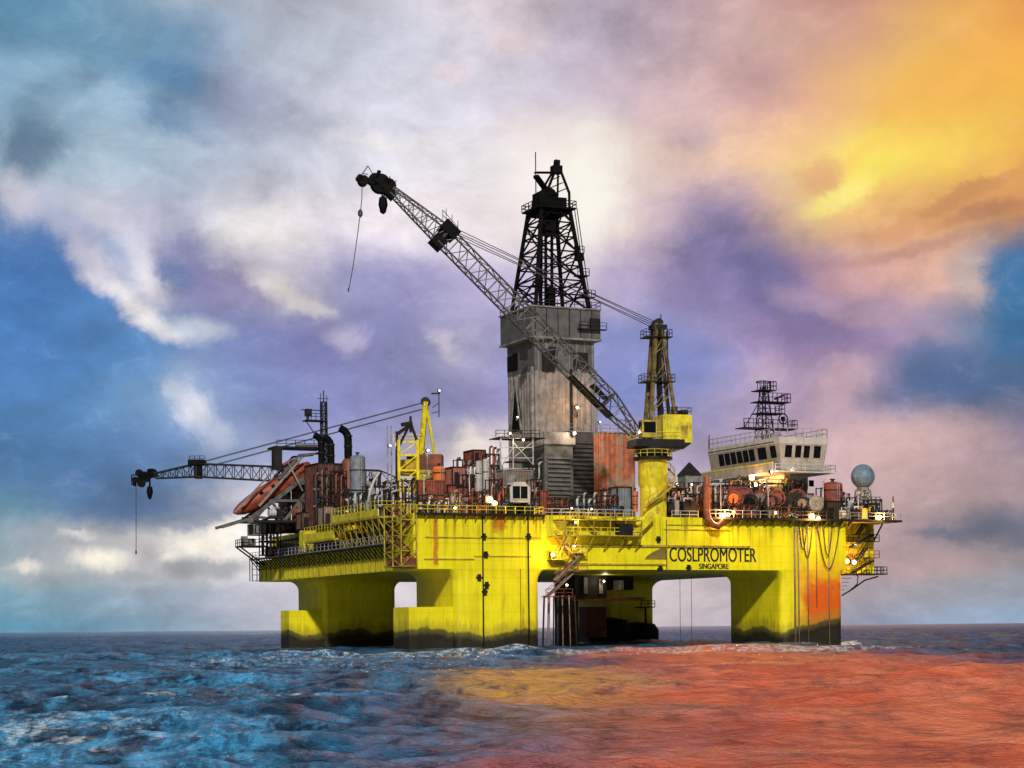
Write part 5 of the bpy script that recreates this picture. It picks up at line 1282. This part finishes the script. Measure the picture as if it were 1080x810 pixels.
WC = thing('control_cabin', 'white hooded control cabin with dark front window at the deck edge', 'cabin', (rp(548, 0, 8)[0], 8, DZ))
a0, a1, z0, z1 = span(538, 559, 508, 530, 8)
part(MB().prism([(a0, 8, z0), (a1, 8, z0), (a1, 8, z1 - .9), (a1 - .8, 8, z1), (a0 + .9, 8, z1), (a0, 8, z1 - 1.0)], (0, 2.8, 0)), 'hood', WHT, WC)
part(MB().box(a0 + .45, a1 - .45, 7.92, 7.99, z0 + .5, z1 - .7), 'window', GLS, WC)
part(MB().bar(((a0 + a1) / 2, 7.9, z0 + .5), ((a0 + a1) / 2, 7.9, z1 - .7), .1).bar((a0 + .4, 7.9, z0 + .5), (a1 - .4, 7.9, z0 + .5), .16), 'window_frame', WHT, WC)
for a in (a0 + .4, a1 - .4): part(MB().box(a - .2, a + .2, 8.2, 10.6, DZ, z0), 'leg', DARK, WC)
container('fire_cabinet', 'plain red cabinet at the left foot of the grey louvred house', 'cabinet', 568, 578, 517, 542, 14, 2, RED)
floodlight(516.5, 527, 1.0, 'bright amber floodlight flaring at the deck edge near the white hooded cabin', True, .55, w=900)
floodlight(522, 531, 1.0, 'yellow floodlight just right of the brightest deck edge flare', True, .4, w=500)
manifold('red pipe bank between the control cabin and the fire cabinet', 560, 569, 505, 540, 12, RED, GALV, 31, 3)
SUN_LAMPS = ((603, 536, 'small warm lamp on the deck rail below the louvred house'), (624, 537, 'small warm lamp on the deck rail below the ribbed shed'))
for u, v, lab in SUN_LAMPS: floodlight(u, v, 1.0, lab, False, .28, w=150)
floodlight(607, 551, -2.2, 'white lamp at the top of the yellow zigzag stairs', False, .33, w=200)
floodlight(606, 576, -1.6, 'white lamp on the middle landing of the zigzag stairs', False, .33, w=200)
floodlight(583, 585, -1.6, 'amber lamp at the lower left of the zigzag stairs', True, .36, w=300)
floodlight(637, 613, 28.5, 'white lamp glowing under the deck behind the riser pipes', False, .36, w=250)
floodlight(598, 617, 3.0, 'pale lamp beside the hanging riser pipes under the deck', False, .36, w=200)
container('switch_cabin', 'blue grey switch cabin beside the crane pedestal foot', 'cabin', 651, 666, 513, 540, 8, 3, mat('blue_grey_paint', (0.16, 0.18, 0.21)), DARK)
manifold('pipe bank with white rails left of the switch cabin', 634, 650, 516, 540, 10, WHT, RED, 33)
manifold('dark pipe bank under the louvred houses', 580, 600, 528, 541, 14, DARK, RED, 34, 6)
tank('gas_bottle', 'slim orange gas bottle between switch cabin and crane pedestal', 'gas bottle', 670, 518, 540, .4, 6, ORG)

# --- between the crane pedestal and the bridge
TR = thing('derrick_skid_tower', 'dark pointed tent roofed tower behind the crane spiral stair', 'tower', (rp(731, 0, 40)[0], 40, DZ))
a0, a1, z0, z1 = span(723, 740, 501, 540, 40); zz1 = rp(731, 487, 40)[2]; am = (a0 + a1) / 2
part(MB().box(a0, a1, 40, 43, DZ, z1), 'body', GREY, TR)
part(MB().rings([[V(a0 - .2, 39.8, z1), V(a1 + .2, 39.8, z1), V(a1 + .2, 43.2, z1), V(a0 - .2, 43.2, z1)], [V(am - .1, 41.4, zz1), V(am + .1, 41.4, zz1), V(am + .1, 41.6, zz1), V(am - .1, 41.6, zz1)]]), 'roof', DARK, TR)
container('winch_house', 'rusty brown house with lamps between crane pedestal and orange elbow pipe', 'housing', 703, 742, 514, 542, 20, 5, mat('rust_brown', (0.22, 0.10, 0.06), .65, var=.4, rust=.5), DARK)
floodlight(714.5, 511, 19, 'left of two white floodlights on poles right of the crane pedestal', False, .42, 4, w=600)
floodlight(730, 511, 19, 'right of two white floodlights on poles right of the crane pedestal', False, .42, 4, w=600)
skid('anchor_winch', 'dark anchor winch at the deck edge below the two floodlight poles', 'winch', 704, 718, 525, 541, 3, DARK, GREY)
skid('anchor_winch', 'dark anchor winch next to the orange elbow pipe', 'winch', 720, 736, 525, 541, 3, DARK, DARK)
manifold('white and red pipe bank behind the anchor winches', 708, 728, 514, 541, 8, WHT, RED, 41, 6)
manifold('red pipe bank just left of the orange elbow pipe', 731, 742, 508, 541, 7, RED, WHT, 42, 4)
EP = thing('elbow_pipe', 'thick orange elbow pipe curling over the deck edge', 'pipe', (rp(747, 0, -1.2)[0], -1.2, DZ))
part(MB().path([rp(745.5, 503, 1.8), rp(745.5, 525, 1.0), rp(745.5, 540, -1.0), rp(747, 548, -1.9), rp(751, 553, -1.9), rp(757, 555, -1.9), rp(763, 550, -1.9)], .55, 12), 'pipe', mat('rusty_orange', (0.30, 0.075, 0.025), .55, var=.4, rust=.3), EP, 'auto')
for v in (512, 528): 
    p = rp(745.5, v, 1.5); part(MB().lathe(p, [(.75, -.15), (.75, .15)], 14), 'flange', RED, EP)
floodlight(761.5, 545, -1.0, 'amber floodlight beside the open end of the orange elbow pipe', True, .42, w=700)
floodlight(768, 543, -1.0, 'second amber floodlight right of the orange elbow pipe', True, .34, w=400)

# --- bridge house
bb0 = 10.0; ba0 = 71.8; bb1 = 33.5
ba1 = rp(868, 480, bb0)[0]
BH = thing('bridge_house', 'white wheelhouse block with a band of dark windows and top mast', 'deckhouse', (ba0, bb0, DZ))
hz_ = lambda v: rp(823, v, bb0)[2]
zr, zw1, zw0, zd = hz_(461), hz_(468), hz_(484), hz_(497)
lowb = part(MB().box(ba0 + 2.2, ba1 - 1.5, bb0 + 2.5, bb1 - 2, DZ, zd - .3), 'lower_block', CRM, BH)
part(MB().box(ba0 + 2.1, ba0 + 2.19, bb0 + 8, bb0 + 9.2, DZ + 4, DZ + 6).box(ba0 + 4.2, ba0 + 5.4, bb0 + 2.4, bb0 + 2.49, DZ + 4.6, DZ + 6.8).box(ba0 + 6.0, ba0 + 6.8, bb0 + 2.4, bb0 + 2.49, DZ + 4.4, DZ + 7), 'door', DARK, lowb)
# wheelhouse walls lean outwards towards the top
def slab(z0, z1, o0, o1): return [[V(ba0 - o, bb0 - o, z), V(ba1 + o * .6, bb0 - o, z), V(ba1 + o * .6, bb1, z), V(ba0 - o, bb1, z)] for z, o in ((z0, o0), (z1, o1))]
wh = part(MB().rings(slab(zd + .2, zw0, 0, .25)), 'wheelhouse', CRM, BH)
part(MB().rings(slab(zw0 + .003, zw1, .25, .75)), 'window_band', CRM, wh)
part(MB().rings(slab(zw1 + .003, zr, .8, .8)), 'roof_fascia', WHT, wh)
def pane_left(b0_, b1_):
    o0, o1 = .25 + .5 * .12, .25 + .5 * .9; za, zb = zw0 + (zw1 - zw0) * .12, zw0 + (zw1 - zw0) * .9
    return MB().prism([(ba0 - o0 - .05, b1_, za), (ba0 - o0 - .05, b0_, za), (ba0 - o1 - .05, b0_, zb), (ba0 - o1 - .05, b1_, zb)], (.045, 0, 0))
for k in range(6): part(pane_left(bb0 + 7.8 + k * 2.1, bb0 + 9.5 + k * 2.1), 'window', GLS, BH)
part(pane_left(bb0 + 3.9, bb0 + 6.6), 'window', GLS, BH); part(pane_left(bb0 + .7, bb0 + 2.5), 'window', GLS, BH)
def pane_front(a0_, a1_):
    o0, o1 = .25 + .5 * .12, .25 + .5 * .9; za, zb = zw0 + (zw1 - zw0) * .12, zw0 + (zw1 - zw0) * .9
    return MB().prism([(a0_, bb0 - o0 - .05, za), (a1_, bb0 - o0 - .05, za), (a1_, bb0 - o1 - .05, zb), (a0_, bb0 - o1 - .05, zb)], (0, .045, 0))
wf = (ba1 - ba0)
for f0_, f1_ in ((.06, .22), (.30, .44), (.50, .64), (.74, .90)): part(pane_front(ba0 + wf * f0_, ba0 + wf * f1_), 'window', GLS, BH)
wg = part(MB().box(ba0 - 2.2, ba1 + 1.6, bb0 - 1.6, bb1 + .8, zd - .25, zd), 'bridge_wing', WHT, BH)
part(MB().box(ba0 - 2.25, ba0 - 2.15, bb0 - 1.0, bb1, zd + .05, zd + 1.25), 'bulwark', CRM, wg); part(MB().box(ba0 - 2.3, ba0 - 2.16, bb0 - 1.0, bb1, zd + 1.26, zd + 1.5), 'bulwark_rail', YEL, wg)
part(MB().rail([(ba0 - 2.1, bb0 - 1.5, zd), (ba1 + 1.5, bb0 - 1.5, zd), (ba1 + 1.5, bb1, zd)], w=.1), 'railing', GALV, wg)
part(MB().rail([(ba0 - .7, bb1, zr), (ba0 - .7, bb0 - .7, zr), (ba1 + .4, bb0 - .7, zr), (ba1 + .4, bb1, zr)], h=1.6, w=.11), 'roof_railing', GALV, BH)
part(MB().bar((ba0 - .8, bb0 + 1, zw1 + .4), (ba0 - .8, bb1, zw1 + .4), .12).bar((ba0 - .8, bb1 - .4, zr), (ba0 - .8, bb1 - .4, zr + 2.5), .12), 'gutter', DARK, BH)
lw2 = part(MB().box(ba0 - 1.2, ba0 + 2.0, bb0 + 1, bb1 + 6, DZ + 2.6, DZ + 2.9), 'boat_deck', DARK, BH)
part(MB().rail([(ba0 - 1.1, bb0 + 1, DZ + 2.9), (ba0 - 1.1, bb1 + 6, DZ + 2.9)], w=.1), 'railing', RED, lw2)
mb = MB()
for k in range(7): mb.box(ba0 - 1.0, ba0 - .7, bb0 + 1.5 + k * 4, bb0 + 1.8 + k * 4, DZ, DZ + 2.6)
for k in range(7): part(MB().box(ba0 - 1.0, ba0 - .7, bb0 + 1.5 + k * 4, bb0 + 1.8 + k * 4, DZ, DZ + 2.6), 'deck_post', RED, lw2)
part(MB().box(ba0 + 2.12, ba0 + 2.19, bb0 + 12, bb1 - 3, DZ + 4.4, DZ + 5.6), 'lit_window', LWIN, lowb)
# the mast on the wheelhouse roof
ma, mbb = rp(806, 450, 22)[0], 22.0; mz = lambda v: rp(806, v, 22)[2]
BM2 = thing('radar_mast', 'dark tiered radar mast with ladders on the wheelhouse roof', 'mast', (ma, mbb, zr))
ch, wb = lattice((ma, mbb, zr), (ma, mbb, mz(408)), 8, (1.35, 1.35), (.45, .45), (0, 1, 0), .17, .085)
part(ch, 'mast_leg', DARK, BM2); part(wb, 'bracing', DARK, BM2)
for v, ul, ur in ((452, 780, 836), (436, 797, 823), (424, 796, 829), (412, 797, 814)):
    x0, x1 = rp(ul, v, 22)[0], rp(ur, v, 22)[0]; z = mz(v)
    part(MB().box(x0, x1, mbb - 1.6, mbb + 1.6, z - .15, z).rail([(x0, mbb - 1.5, z), (x1, mbb - 1.5, z), (x1, mbb + 1.5, z)], step=1.0, w=.1, h=1.5), 'mast_platform', DARK, BM2)
x, z = rp(822, 416, 22)[0], mz(418)
part(MB().quad_box(V(x, mbb, z), V(1.0, 0, .42), V(0, .2, 0), V(-.06, 0, .15)).bar((x - .4, mbb, z - 1.4), (x - .4, mbb, z), .25), 'radar_scanner', DARK, BM2)
x, z = rp(826, 440, 22)[0], mz(441)
part(MB().torus((x, mbb, z), (0, 1, 0), .9, .12, 16, 6).box(x - .3, x + .3, mbb - .2, mbb + .3, z - .4, z + .4).bar((x, mbb, z - 2), (x, mbb, z), .2), 'loop_aerial', DARK, BM2)
part(MB().bar((ma, mbb, mz(412)), (ma, mbb, mz(401)), .14).torus((ma - .1, mbb, mz(403)), (0, 0, 1), 1.3, .1, 16, 5).bar((ma - 1.3, mbb, mz(412)), (ma - 1.3, mbb, mz(402)), .1).bar((ma + 1.2, mbb, mz(412)), (ma + 1.2, mbb, mz(402)), .1), 'aerial_ring', DARK, BM2)
part(MB().bar((ma - 1, mbb, mz(424)), (rp(781, 0, 22)[0], mbb, mz(452)), .12).bar((rp(781, 0, 22)[0], mbb, mz(452)), (rp(781, 0, 22)[0], mbb, mz(446)), .12), 'stay', DARK, BM2)
for u, v, b, lab, am_, r_, w_ in ((814, 497.5, 8.2, 'white floodlight under the front corner of the wheelhouse', False, .42, 500), (833, 498, 11.0, 'white floodlight on the wheelhouse front wall', False, .42, 500), (767, 501.5, 31, 'white floodlight far along the bridge side under the wing', False, .36, 300), (785, 499, 24, 'small floodlight midway along the bridge side under the wing', False, .32, 300), (793, 504, 17, 'amber floodlight above the reels under the bridge wing', True, .5, 900), (752, 507, 34, 'warm floodlight at the far left end of the bridge house', False, .45, 600), (797, 511, 14, 'smaller amber floodlight right above the red reels', True, .36, 500)):
    floodlight(u, v, b, lab, am_, r_, 0, w_)

# --- reels along the near right deck edge
def reel(u, v, R, b, m, cab, label):
    R *= .82
    a, _, z = rp(u, v, b); z = max(z, DZ + R * .9)
    t = thing('cable_reel', label, 'reel', (a, b, DZ + .07), 'cable and hose reels along the near deck edge')
    for s in (-.9, .9):
        f = MB().torus((a + s * .55, b + s * .5, z), (.62, .78, 0), R, .13, 22, 6)
        d_ = V(.78, -.62, 0)
        for k in range(4):
            t_ = math.pi * k / 4; e = d_ * math.cos(t_) * R + V(0, 0, math.sin(t_) * R); c = V(a + s * .55, b + s * .5, z); f.bar(c - e, c + e, .13)
        part(f, 'flange', m, t)
    part(MB().lathe((a - .55, b - .5, z), [(.05, 0), (R * .72, 0.01), (R * .72, 1.45), (.05, 1.46)], 20, (.62, .78, 0)), 'drum', cab, t, 'auto')
    part(MB().bar((a - .9, b - .9, DZ + .07), (a - .6, b - .55, z), .22).bar((a + .9, b + .9, DZ + .07), (a + .6, b + .55, z), .22).box(a - 1.1, a + 1.1, b - 1.1, b + 1.1, DZ + .07, DZ + .25), 'stand', DARK, t)
for i_, (u, v, R, b, m_, c_, lab) in enumerate(((775, 526, 1.45, 4, RED, ORG, 'red cable reel with orange winding, first right of the elbow pipe'), (785, 522, 1.5, 8, RED, RED, 'red reel set back behind the first two in the row'), (791, 529, 1.4, 4, DARK, BLK, 'dark reel with black hose between two red reels'), (803, 525, 1.45, 6, RED, BROWN, 'dull red reel with brown winding left of the tall red reel'), (814, 530, 1.35, 4, DARK, RED, 'dark framed reel with red winding near the row middle'), (820, 526, 1.7, 4.5, RED, RED, 'tallest bright red reel in the row of reels'), (832, 528, 1.45, 4, DARK, DARK, 'dark reel third from the grey drum end'), (841, 524, 1.5, 6, RED, DARK, 'red flanged reel with black winding near the row right end'), (847, 531, 1.3, 4, DARK, BROWN, 'last dark reel with brown winding beside the grey round drum'))):
    reel(u, v, R, b, m_, c_, lab)
manifold('low dark pipe bank in front of the row of reels', 778, 800, 532, 545, 1.2, DARK, RED, 51, 7)
manifold('low red pipe bank in front of the right reels', 812, 846, 534, 545, 1.2, RED, DARK, 52, 9)
manifold('white upright pipe bank right of the elbow pipe', 752, 768, 512, 545, 9, WHT, RED, 53, 6)
manifold('red pipe bank under the bridge house behind the reels', 800, 832, 509, 530, 9, RED, BROWN, 54, 8)
container('deck_store', 'red store container under the bridge house left of the reels', 'container', 756, 790, 511, 540, 13, 3, RED, DARK)
tank('pressure_tank', 'large red upright tank with rails near the right deck end', 'tank', 878, 508, 545, 1.7, 8, RED, None, DARK)
GD = thing('hose_drum', 'grey round hose drum seen face on beside the red tank', 'drum', (rp(863, 0, 3)[0], 3, DZ))
a, _, z = rp(863, 531, 3)
part(MB().lathe((a, 3.8, z), [(.05, 0), (1.3, 0), (1.45, -.1), (1.45, -.3), (1.3, -.4), (1.25, -.25), (.4, -.25), (.3, -.5), (.05, -.5)], 26, (0, 1, 0)), 'drum', GREY, GD, 'auto')
part(MB().box(a - .5, a + .5, 3.2, 4.2, DZ, z - 1.2).bar((a - 1.2, 3.9, DZ), (a, 3.9, z), .2).bar((a + 1.2, 3.9, DZ), (a, 3.9, z), .2), 'stand', DARK, GD)
container('battery_box', 'black box below the red tank at the deck edge', 'box', 871, 889, 528, 545, 3, 2.4, DARK, BLK)
container('deck_locker', 'grey locker left of the round hose drum', 'locker', 848, 858, 520, 545, 7, 2, GREY, RED)
skid('fire_pump', 'white fire pump at the deck edge right of the black box', 'pump', 888, 899, 535, 546, 2, WHT, GREY)
floodlight(856, 545, -1.0, 'strong amber floodlight on the deck edge below the round hose drum', True, .55, w=1000)
floodlight(863, 547, -1.0, 'weaker amber floodlight right of the strong one below the hose drum', True, .36, w=500)
floodlight(927, 546, -.8, 'amber floodlight near the right tip of the deck', True, .42, w=600)
floodlight(893, 592, 2.2, 'left amber lamp on the side landing below the right deck end', True, .45, w=500)
floodlight(901, 593, 2.2, 'right amber lamp on the side landing below the right deck end', True, .42, w=500)
floodlight(902, 575, 3, 'white lamp on the side stairs below the right deck end', False, .33, w=200)

# --- radome and gear on the right end
rb = 5.0; ra_, _, rz = rp(910, 502.5, rb); Rr = 12.6 * (OY + SA * ra_ + CA * rb) / F
RD = thing('radome', 'blue grey ball shaped radome on a short lattice stand', 'radome', (ra_, rb, DZ))
dm = part(MB().sphere((ra_, rb, rz), Rr, 32, 20), 'dome', mat('radome_blue', (0.09, 0.16, 0.24), .5, var=.3, scale=.7, streak=.35), RD, True)
part(MB().lathe((ra_, rb, rz), [(Rr * 1.006, -.05), (Rr * 1.006, .05)], 32).lathe((ra_, rb, rz - Rr * 1.0), [(Rr * .45, -.35), (Rr * .55, .12)], 20), 'seam_ring', GREY, dm)
for k in range(5): part(MB().torus((ra_, rb, rz), (math.cos(k * math.pi / 5), math.sin(k * math.pi / 5), 0), Rr * 1.002, .045, 32, 5), 'panel_seam', GREY, dm)
ch, wb = lattice((ra_, rb, DZ), (ra_, rb, rz - Rr - .3), 4, (1.3, 1.3), (.9, .9), (0, 1, 0), .2, .12, xb=True)
part(ch, 'leg', GREY, RD); part(wb, 'bracing', GREY, RD)
zz_ = rz - Rr - 1.0
part(MB().box(ra_ - 2.2, ra_ + 2.2, rb - 2, rb + 2, zz_ - 1.9, zz_ - 1.75).rail([(ra_ - 2.2, rb - 1.9, zz_ - 1.75), (ra_ + 2.2, rb - 1.9, zz_ - 1.75)], step=.9, w=.1), 'gallery', DARK, RD)
manifold('grey and white pipe bank left of the radome stand', 893, 903, 524, 546, 4, WHT, GALV, 61, 4)
manifold('yellow and dark pipe bank right of the radome stand', 915, 928, 530, 546, 3, YELD, DARK, 62, 5)
skid('windlass', 'dark windlass under the radome gallery', 'winch', 900, 917, 534, 546, 1.0, DARK, YELD)
container('raft_box', 'orange raft box near the right deck tip', 'box', 918, 926, 537, 546, 6, 2, ORG, DARK)
NM = thing('navigation_light', 'small post with navigation light at the far right deck tip', 'lamp post', (rp(942, 0, 1)[0], 1, DZ))
p = V(*rp(942, 536, 1))
part(MB().bar((p.x, 1, DZ), p, .22).bar((p.x - 1.2, 1, DZ), (p.x, 1, DZ + 1.6), .14), 'post', DARK, NM); part(MB().lathe(p, [(.3, 0), (.3, .8), (.1, 1.0)], 12), 'lantern', WHT, NM); part(MB().bar(p + V(0, 0, 1), p + V(0, 0, 2.0), .14), 'aerial', DARK, NM)

# --- more of the crowded deck
for k, (u0, u1, v0, v1, b, m1, m2, n, lab) in enumerate((
  (334, 348, 500, 552, 44, DARK, BROWN, 5, 'tall dark pipe bank in front of the rusty engine casing'),
  (352, 366, 496, 552, 44.5, RED, DARK, 5, 'tall red pipe bank at the right edge of the engine casing'),
  (368, 386, 516, 548, 36, DARK, GALV, 6, 'dark pipe bank in front of the tall grey funnel drum'),
  (386, 404, 512, 545, 24, GALV, DARK, 6, 'grey pipe bank behind the white davit arm'),
  (404, 420, 508, 545, 20, RED, DARK, 5, 'red pipe bank behind the yellow gantry tower'),
  (424, 440, 506, 545, 9, DARK, YELD, 5, 'yellow and dark pipe bank inside the gantry tower foot'),
  (446, 472, 526, 541, 3, DARK, GALV, 9, 'dark low pipe bank at the deck edge below the long red container'),
  (498, 514, 518, 541, 4, DARK, RED, 5, 'dark pipe bank left of the bright deck edge flare'),
  (524, 537, 514, 541, 5, RED, DARK, 5, 'red and dark pipe bank left of the hooded control cabin'),
  (562, 572, 490, 541, 18, DARK, GALV, 3, 'tall thin pipe bank between scaffold tower and louvred house'),
  (600, 632, 529, 541, 8, RED, DARK, 10, 'low red pipe bank below the black louvred house'),
  (704, 724, 516, 541, 12, DARK, RED, 6, 'dark pipe bank behind the first anchor winch'),
  (770, 782, 506, 530, 18, DARK, RED, 4, 'dark pipe bank up under the bridge wing'),
  (836, 850, 506, 528, 9, RED, DARK, 5, 'red pipe bank under the wheelhouse front'),
  (866, 880, 514, 545, 12, DARK, GALV, 4, 'dark pipe bank behind the grey round hose drum'),
  (930, 940, 538, 547, 3, DARK, GALV, 3, 'small dark pipe bank close to the deck tip light'))):
    manifold(lab, u0, u1, v0, v1, b, m1, m2, 100 + k, n)
container('foam_tank', 'dark box at the far left deck corner below the launch ramp', 'box', 268, 282, 552, 568, 72, 4, DARK, GREY)
container('hose_locker', 'brown locker between the dark corner box and the red lube pump', 'locker', 283, 299, 550, 566, 66, 3, BROWN, DARK)
skid('ballast_pump', 'dark ballast pump right of the brown locker under the launch ramp', 'pump', 300, 318, 549, 565, 64, DARK, BROWN)
container('chemical_tank', 'rust brown tote in front of the engine casing foot', 'tank', 318, 334, 540, 560, 52, 3, mat('brown_rust', (0.10, 0.05, 0.028)), DARK)
for u, v, b, lab in ((447, 500, 8, 'left thin white pole above the long red container'), (495, 495, 8, 'thin white pole in front of the arched duct'), (693, 512, 6, 'short white pole right of the switch cabin'), (760, 505, 3, 'white pole between the elbow pipe and the first reel'), (810, 512, 3, 'white pole in front of the middle reels'), (868, 505, 5, 'white pole left of the large red tank'), (905, 518, 2, 'white pole left of the radome stand')):
    p = V(*rp(u, v, b)); t = thing('deck_pole', lab, 'pole', (p.x, b, DZ), 'thin white poles on deck')
    part(MB().tube((p.x, b, DZ), p, .11, .07), 'shaft', GALV, t, True); part(MB().bar(p - V(.5, 0, .1), p + V(.5, 0, -.1), .12).box(p.x - .2, p.x + .2, b - .2, b + .2, p.z - .5, p.z - .05), 'crossarm', GALV, t)

# --- stepped decks and stairs of the bridge house
for k, (o, z, b0_) in enumerate(((1.9, zd - 2.4, bb0 + 2.2), (2.6, zd - 4.6, bb0 + 1.2))):
    dk = part(MB().box(ba0 - o, ba0 + 2.1, b0_, bb1 + 3 + k * 3, z - .2, z), 'tier_deck', (CRM, BROWN)[k], BH)
    part(MB().rail([(ba0 - o + .1, bb1 + 3, z), (ba0 - o + .1, b0_ + .1, z), (ba0 + 2, b0_ + .1, z)], w=.1), 'railing', (GALV, RED)[k], dk)
    part(MB().box(ba0 - .2, ba0 + 2.0, b0_ + 2.5, bb1 + 1, z - 2.0, z - .21), 'tier_wall', CRM, dk)
mb = MB(); flight(mb, (ba0 - 1.2, bb0 + 1.9, zd - 4.6), (ba0 - 1.2 + 3.4, bb0 + 1.9, zd - 1.2), 1.0, 12); part(mb, 'stair_flight', YELD, BH)
for k in range(3):
    f = part(MB().box(ba0 + 3.4 + k * 1.9, ba0 + 4.4 + k * 1.9, bb0 + 2.42, bb0 + 2.49, zd - 2.3, zd - 1.2), 'window_frame', DARK, BH)
for k in range(9):
    b_ = bb0 + 2 + k * 2.4; part(MB().bar((ba0 - .8, b_, zw1 + .05), (ba0 - .82, b_, zr), .1), 'fascia_rib', GALV, BH)
part(MB().box(ba0 + 1.2, ba0 + 3.4, bb0 + 5, bb0 + 8, zr, zr + 1.1).box(ba0 + 3.6, ba0 + 5.2, bb0 + 6, bb0 + 7.6, zr, zr + .8).box(ba0 + 2, ba0 + 5, bb0 + 8.01, bb0 + 9, zr, zr + .6), 'roof_locker', GREY, BH)

for k, (u0, u1, v0, v1, b, m1, m2, n, lab) in enumerate((
  (404, 412, 516, 545, 10, DARK, GALV, 4, 'thin dark pipe bank under the silver gangway'),
  (474, 484, 519, 541, 5, BROWN, GALV, 5, 'brown and grey pipe bank at the edge below the small square red container'),
  (488, 500, 500, 524, 20, RED, DARK, 5, 'red and dark pipe bank on the side of the dark red container'),
  (518, 530, 490, 515, 22, DARK, BROWN, 5, 'tall dark pipe bank just left of the scaffold tower legs'),
  (582, 604, 524, 541, 5, DARK, RED, 8, 'dark and red pipe bank at the rail below the grey louvred house'),
  (606, 630, 522, 541, 5, GALV, DARK, 8, 'grey and dark pipe bank at the rail below the ribbed shed corner'),
  (634, 652, 522, 541, 4, RED, DARK, 6, 'red and dark pipe bank at the rail below the orange ribbed shed'),
  (704, 722, 508, 526, 22, RED, BROWN, 6, 'red pipe bank on the roof edge of the rusty brown house'),
  (724, 744, 520, 541, 5, DARK, RED, 7, 'dark pipe bank between the second anchor winch and the elbow pipe'),
  (758, 774, 520, 541, 4, DARK, BROWN, 6, 'dark pipe bank between the elbow pipe and the first red reel'),
  (796, 812, 514, 530, 10, BROWN, DARK, 6, 'brown pipe bank above the middle reels'),
  (826, 842, 512, 530, 11, DARK, RED, 6, 'dark pipe bank above the right reels under the wheelhouse'),
  (884, 896, 520, 541, 7, DARK, RED, 5, 'dark pipe bank between the red tank and the radome stand'),
  (916, 930, 526, 541, 6, DARK, GALV, 5, 'grey and dark pipe bank behind the orange raft box'))):
    manifold(lab, u0, u1, v0, v1, b, m1, m2, 200 + k, n)
for u, v, b, lab in ((774, 540, 1.0, 'small amber lamp at the foot of the first red reel'), (818, 541, 1.0, 'small amber lamp at the foot of the tall red reel'), (480, 536, 1.0, 'small amber lamp at the foot of the small square red container'), (700, 538, 2.0, 'small amber lamp at the foot of the crane pedestal'), (356, 545, 36, 'small amber lamp at the foot of the engine casing')):
    floodlight(u, v, b, lab, True, .24, w=110)
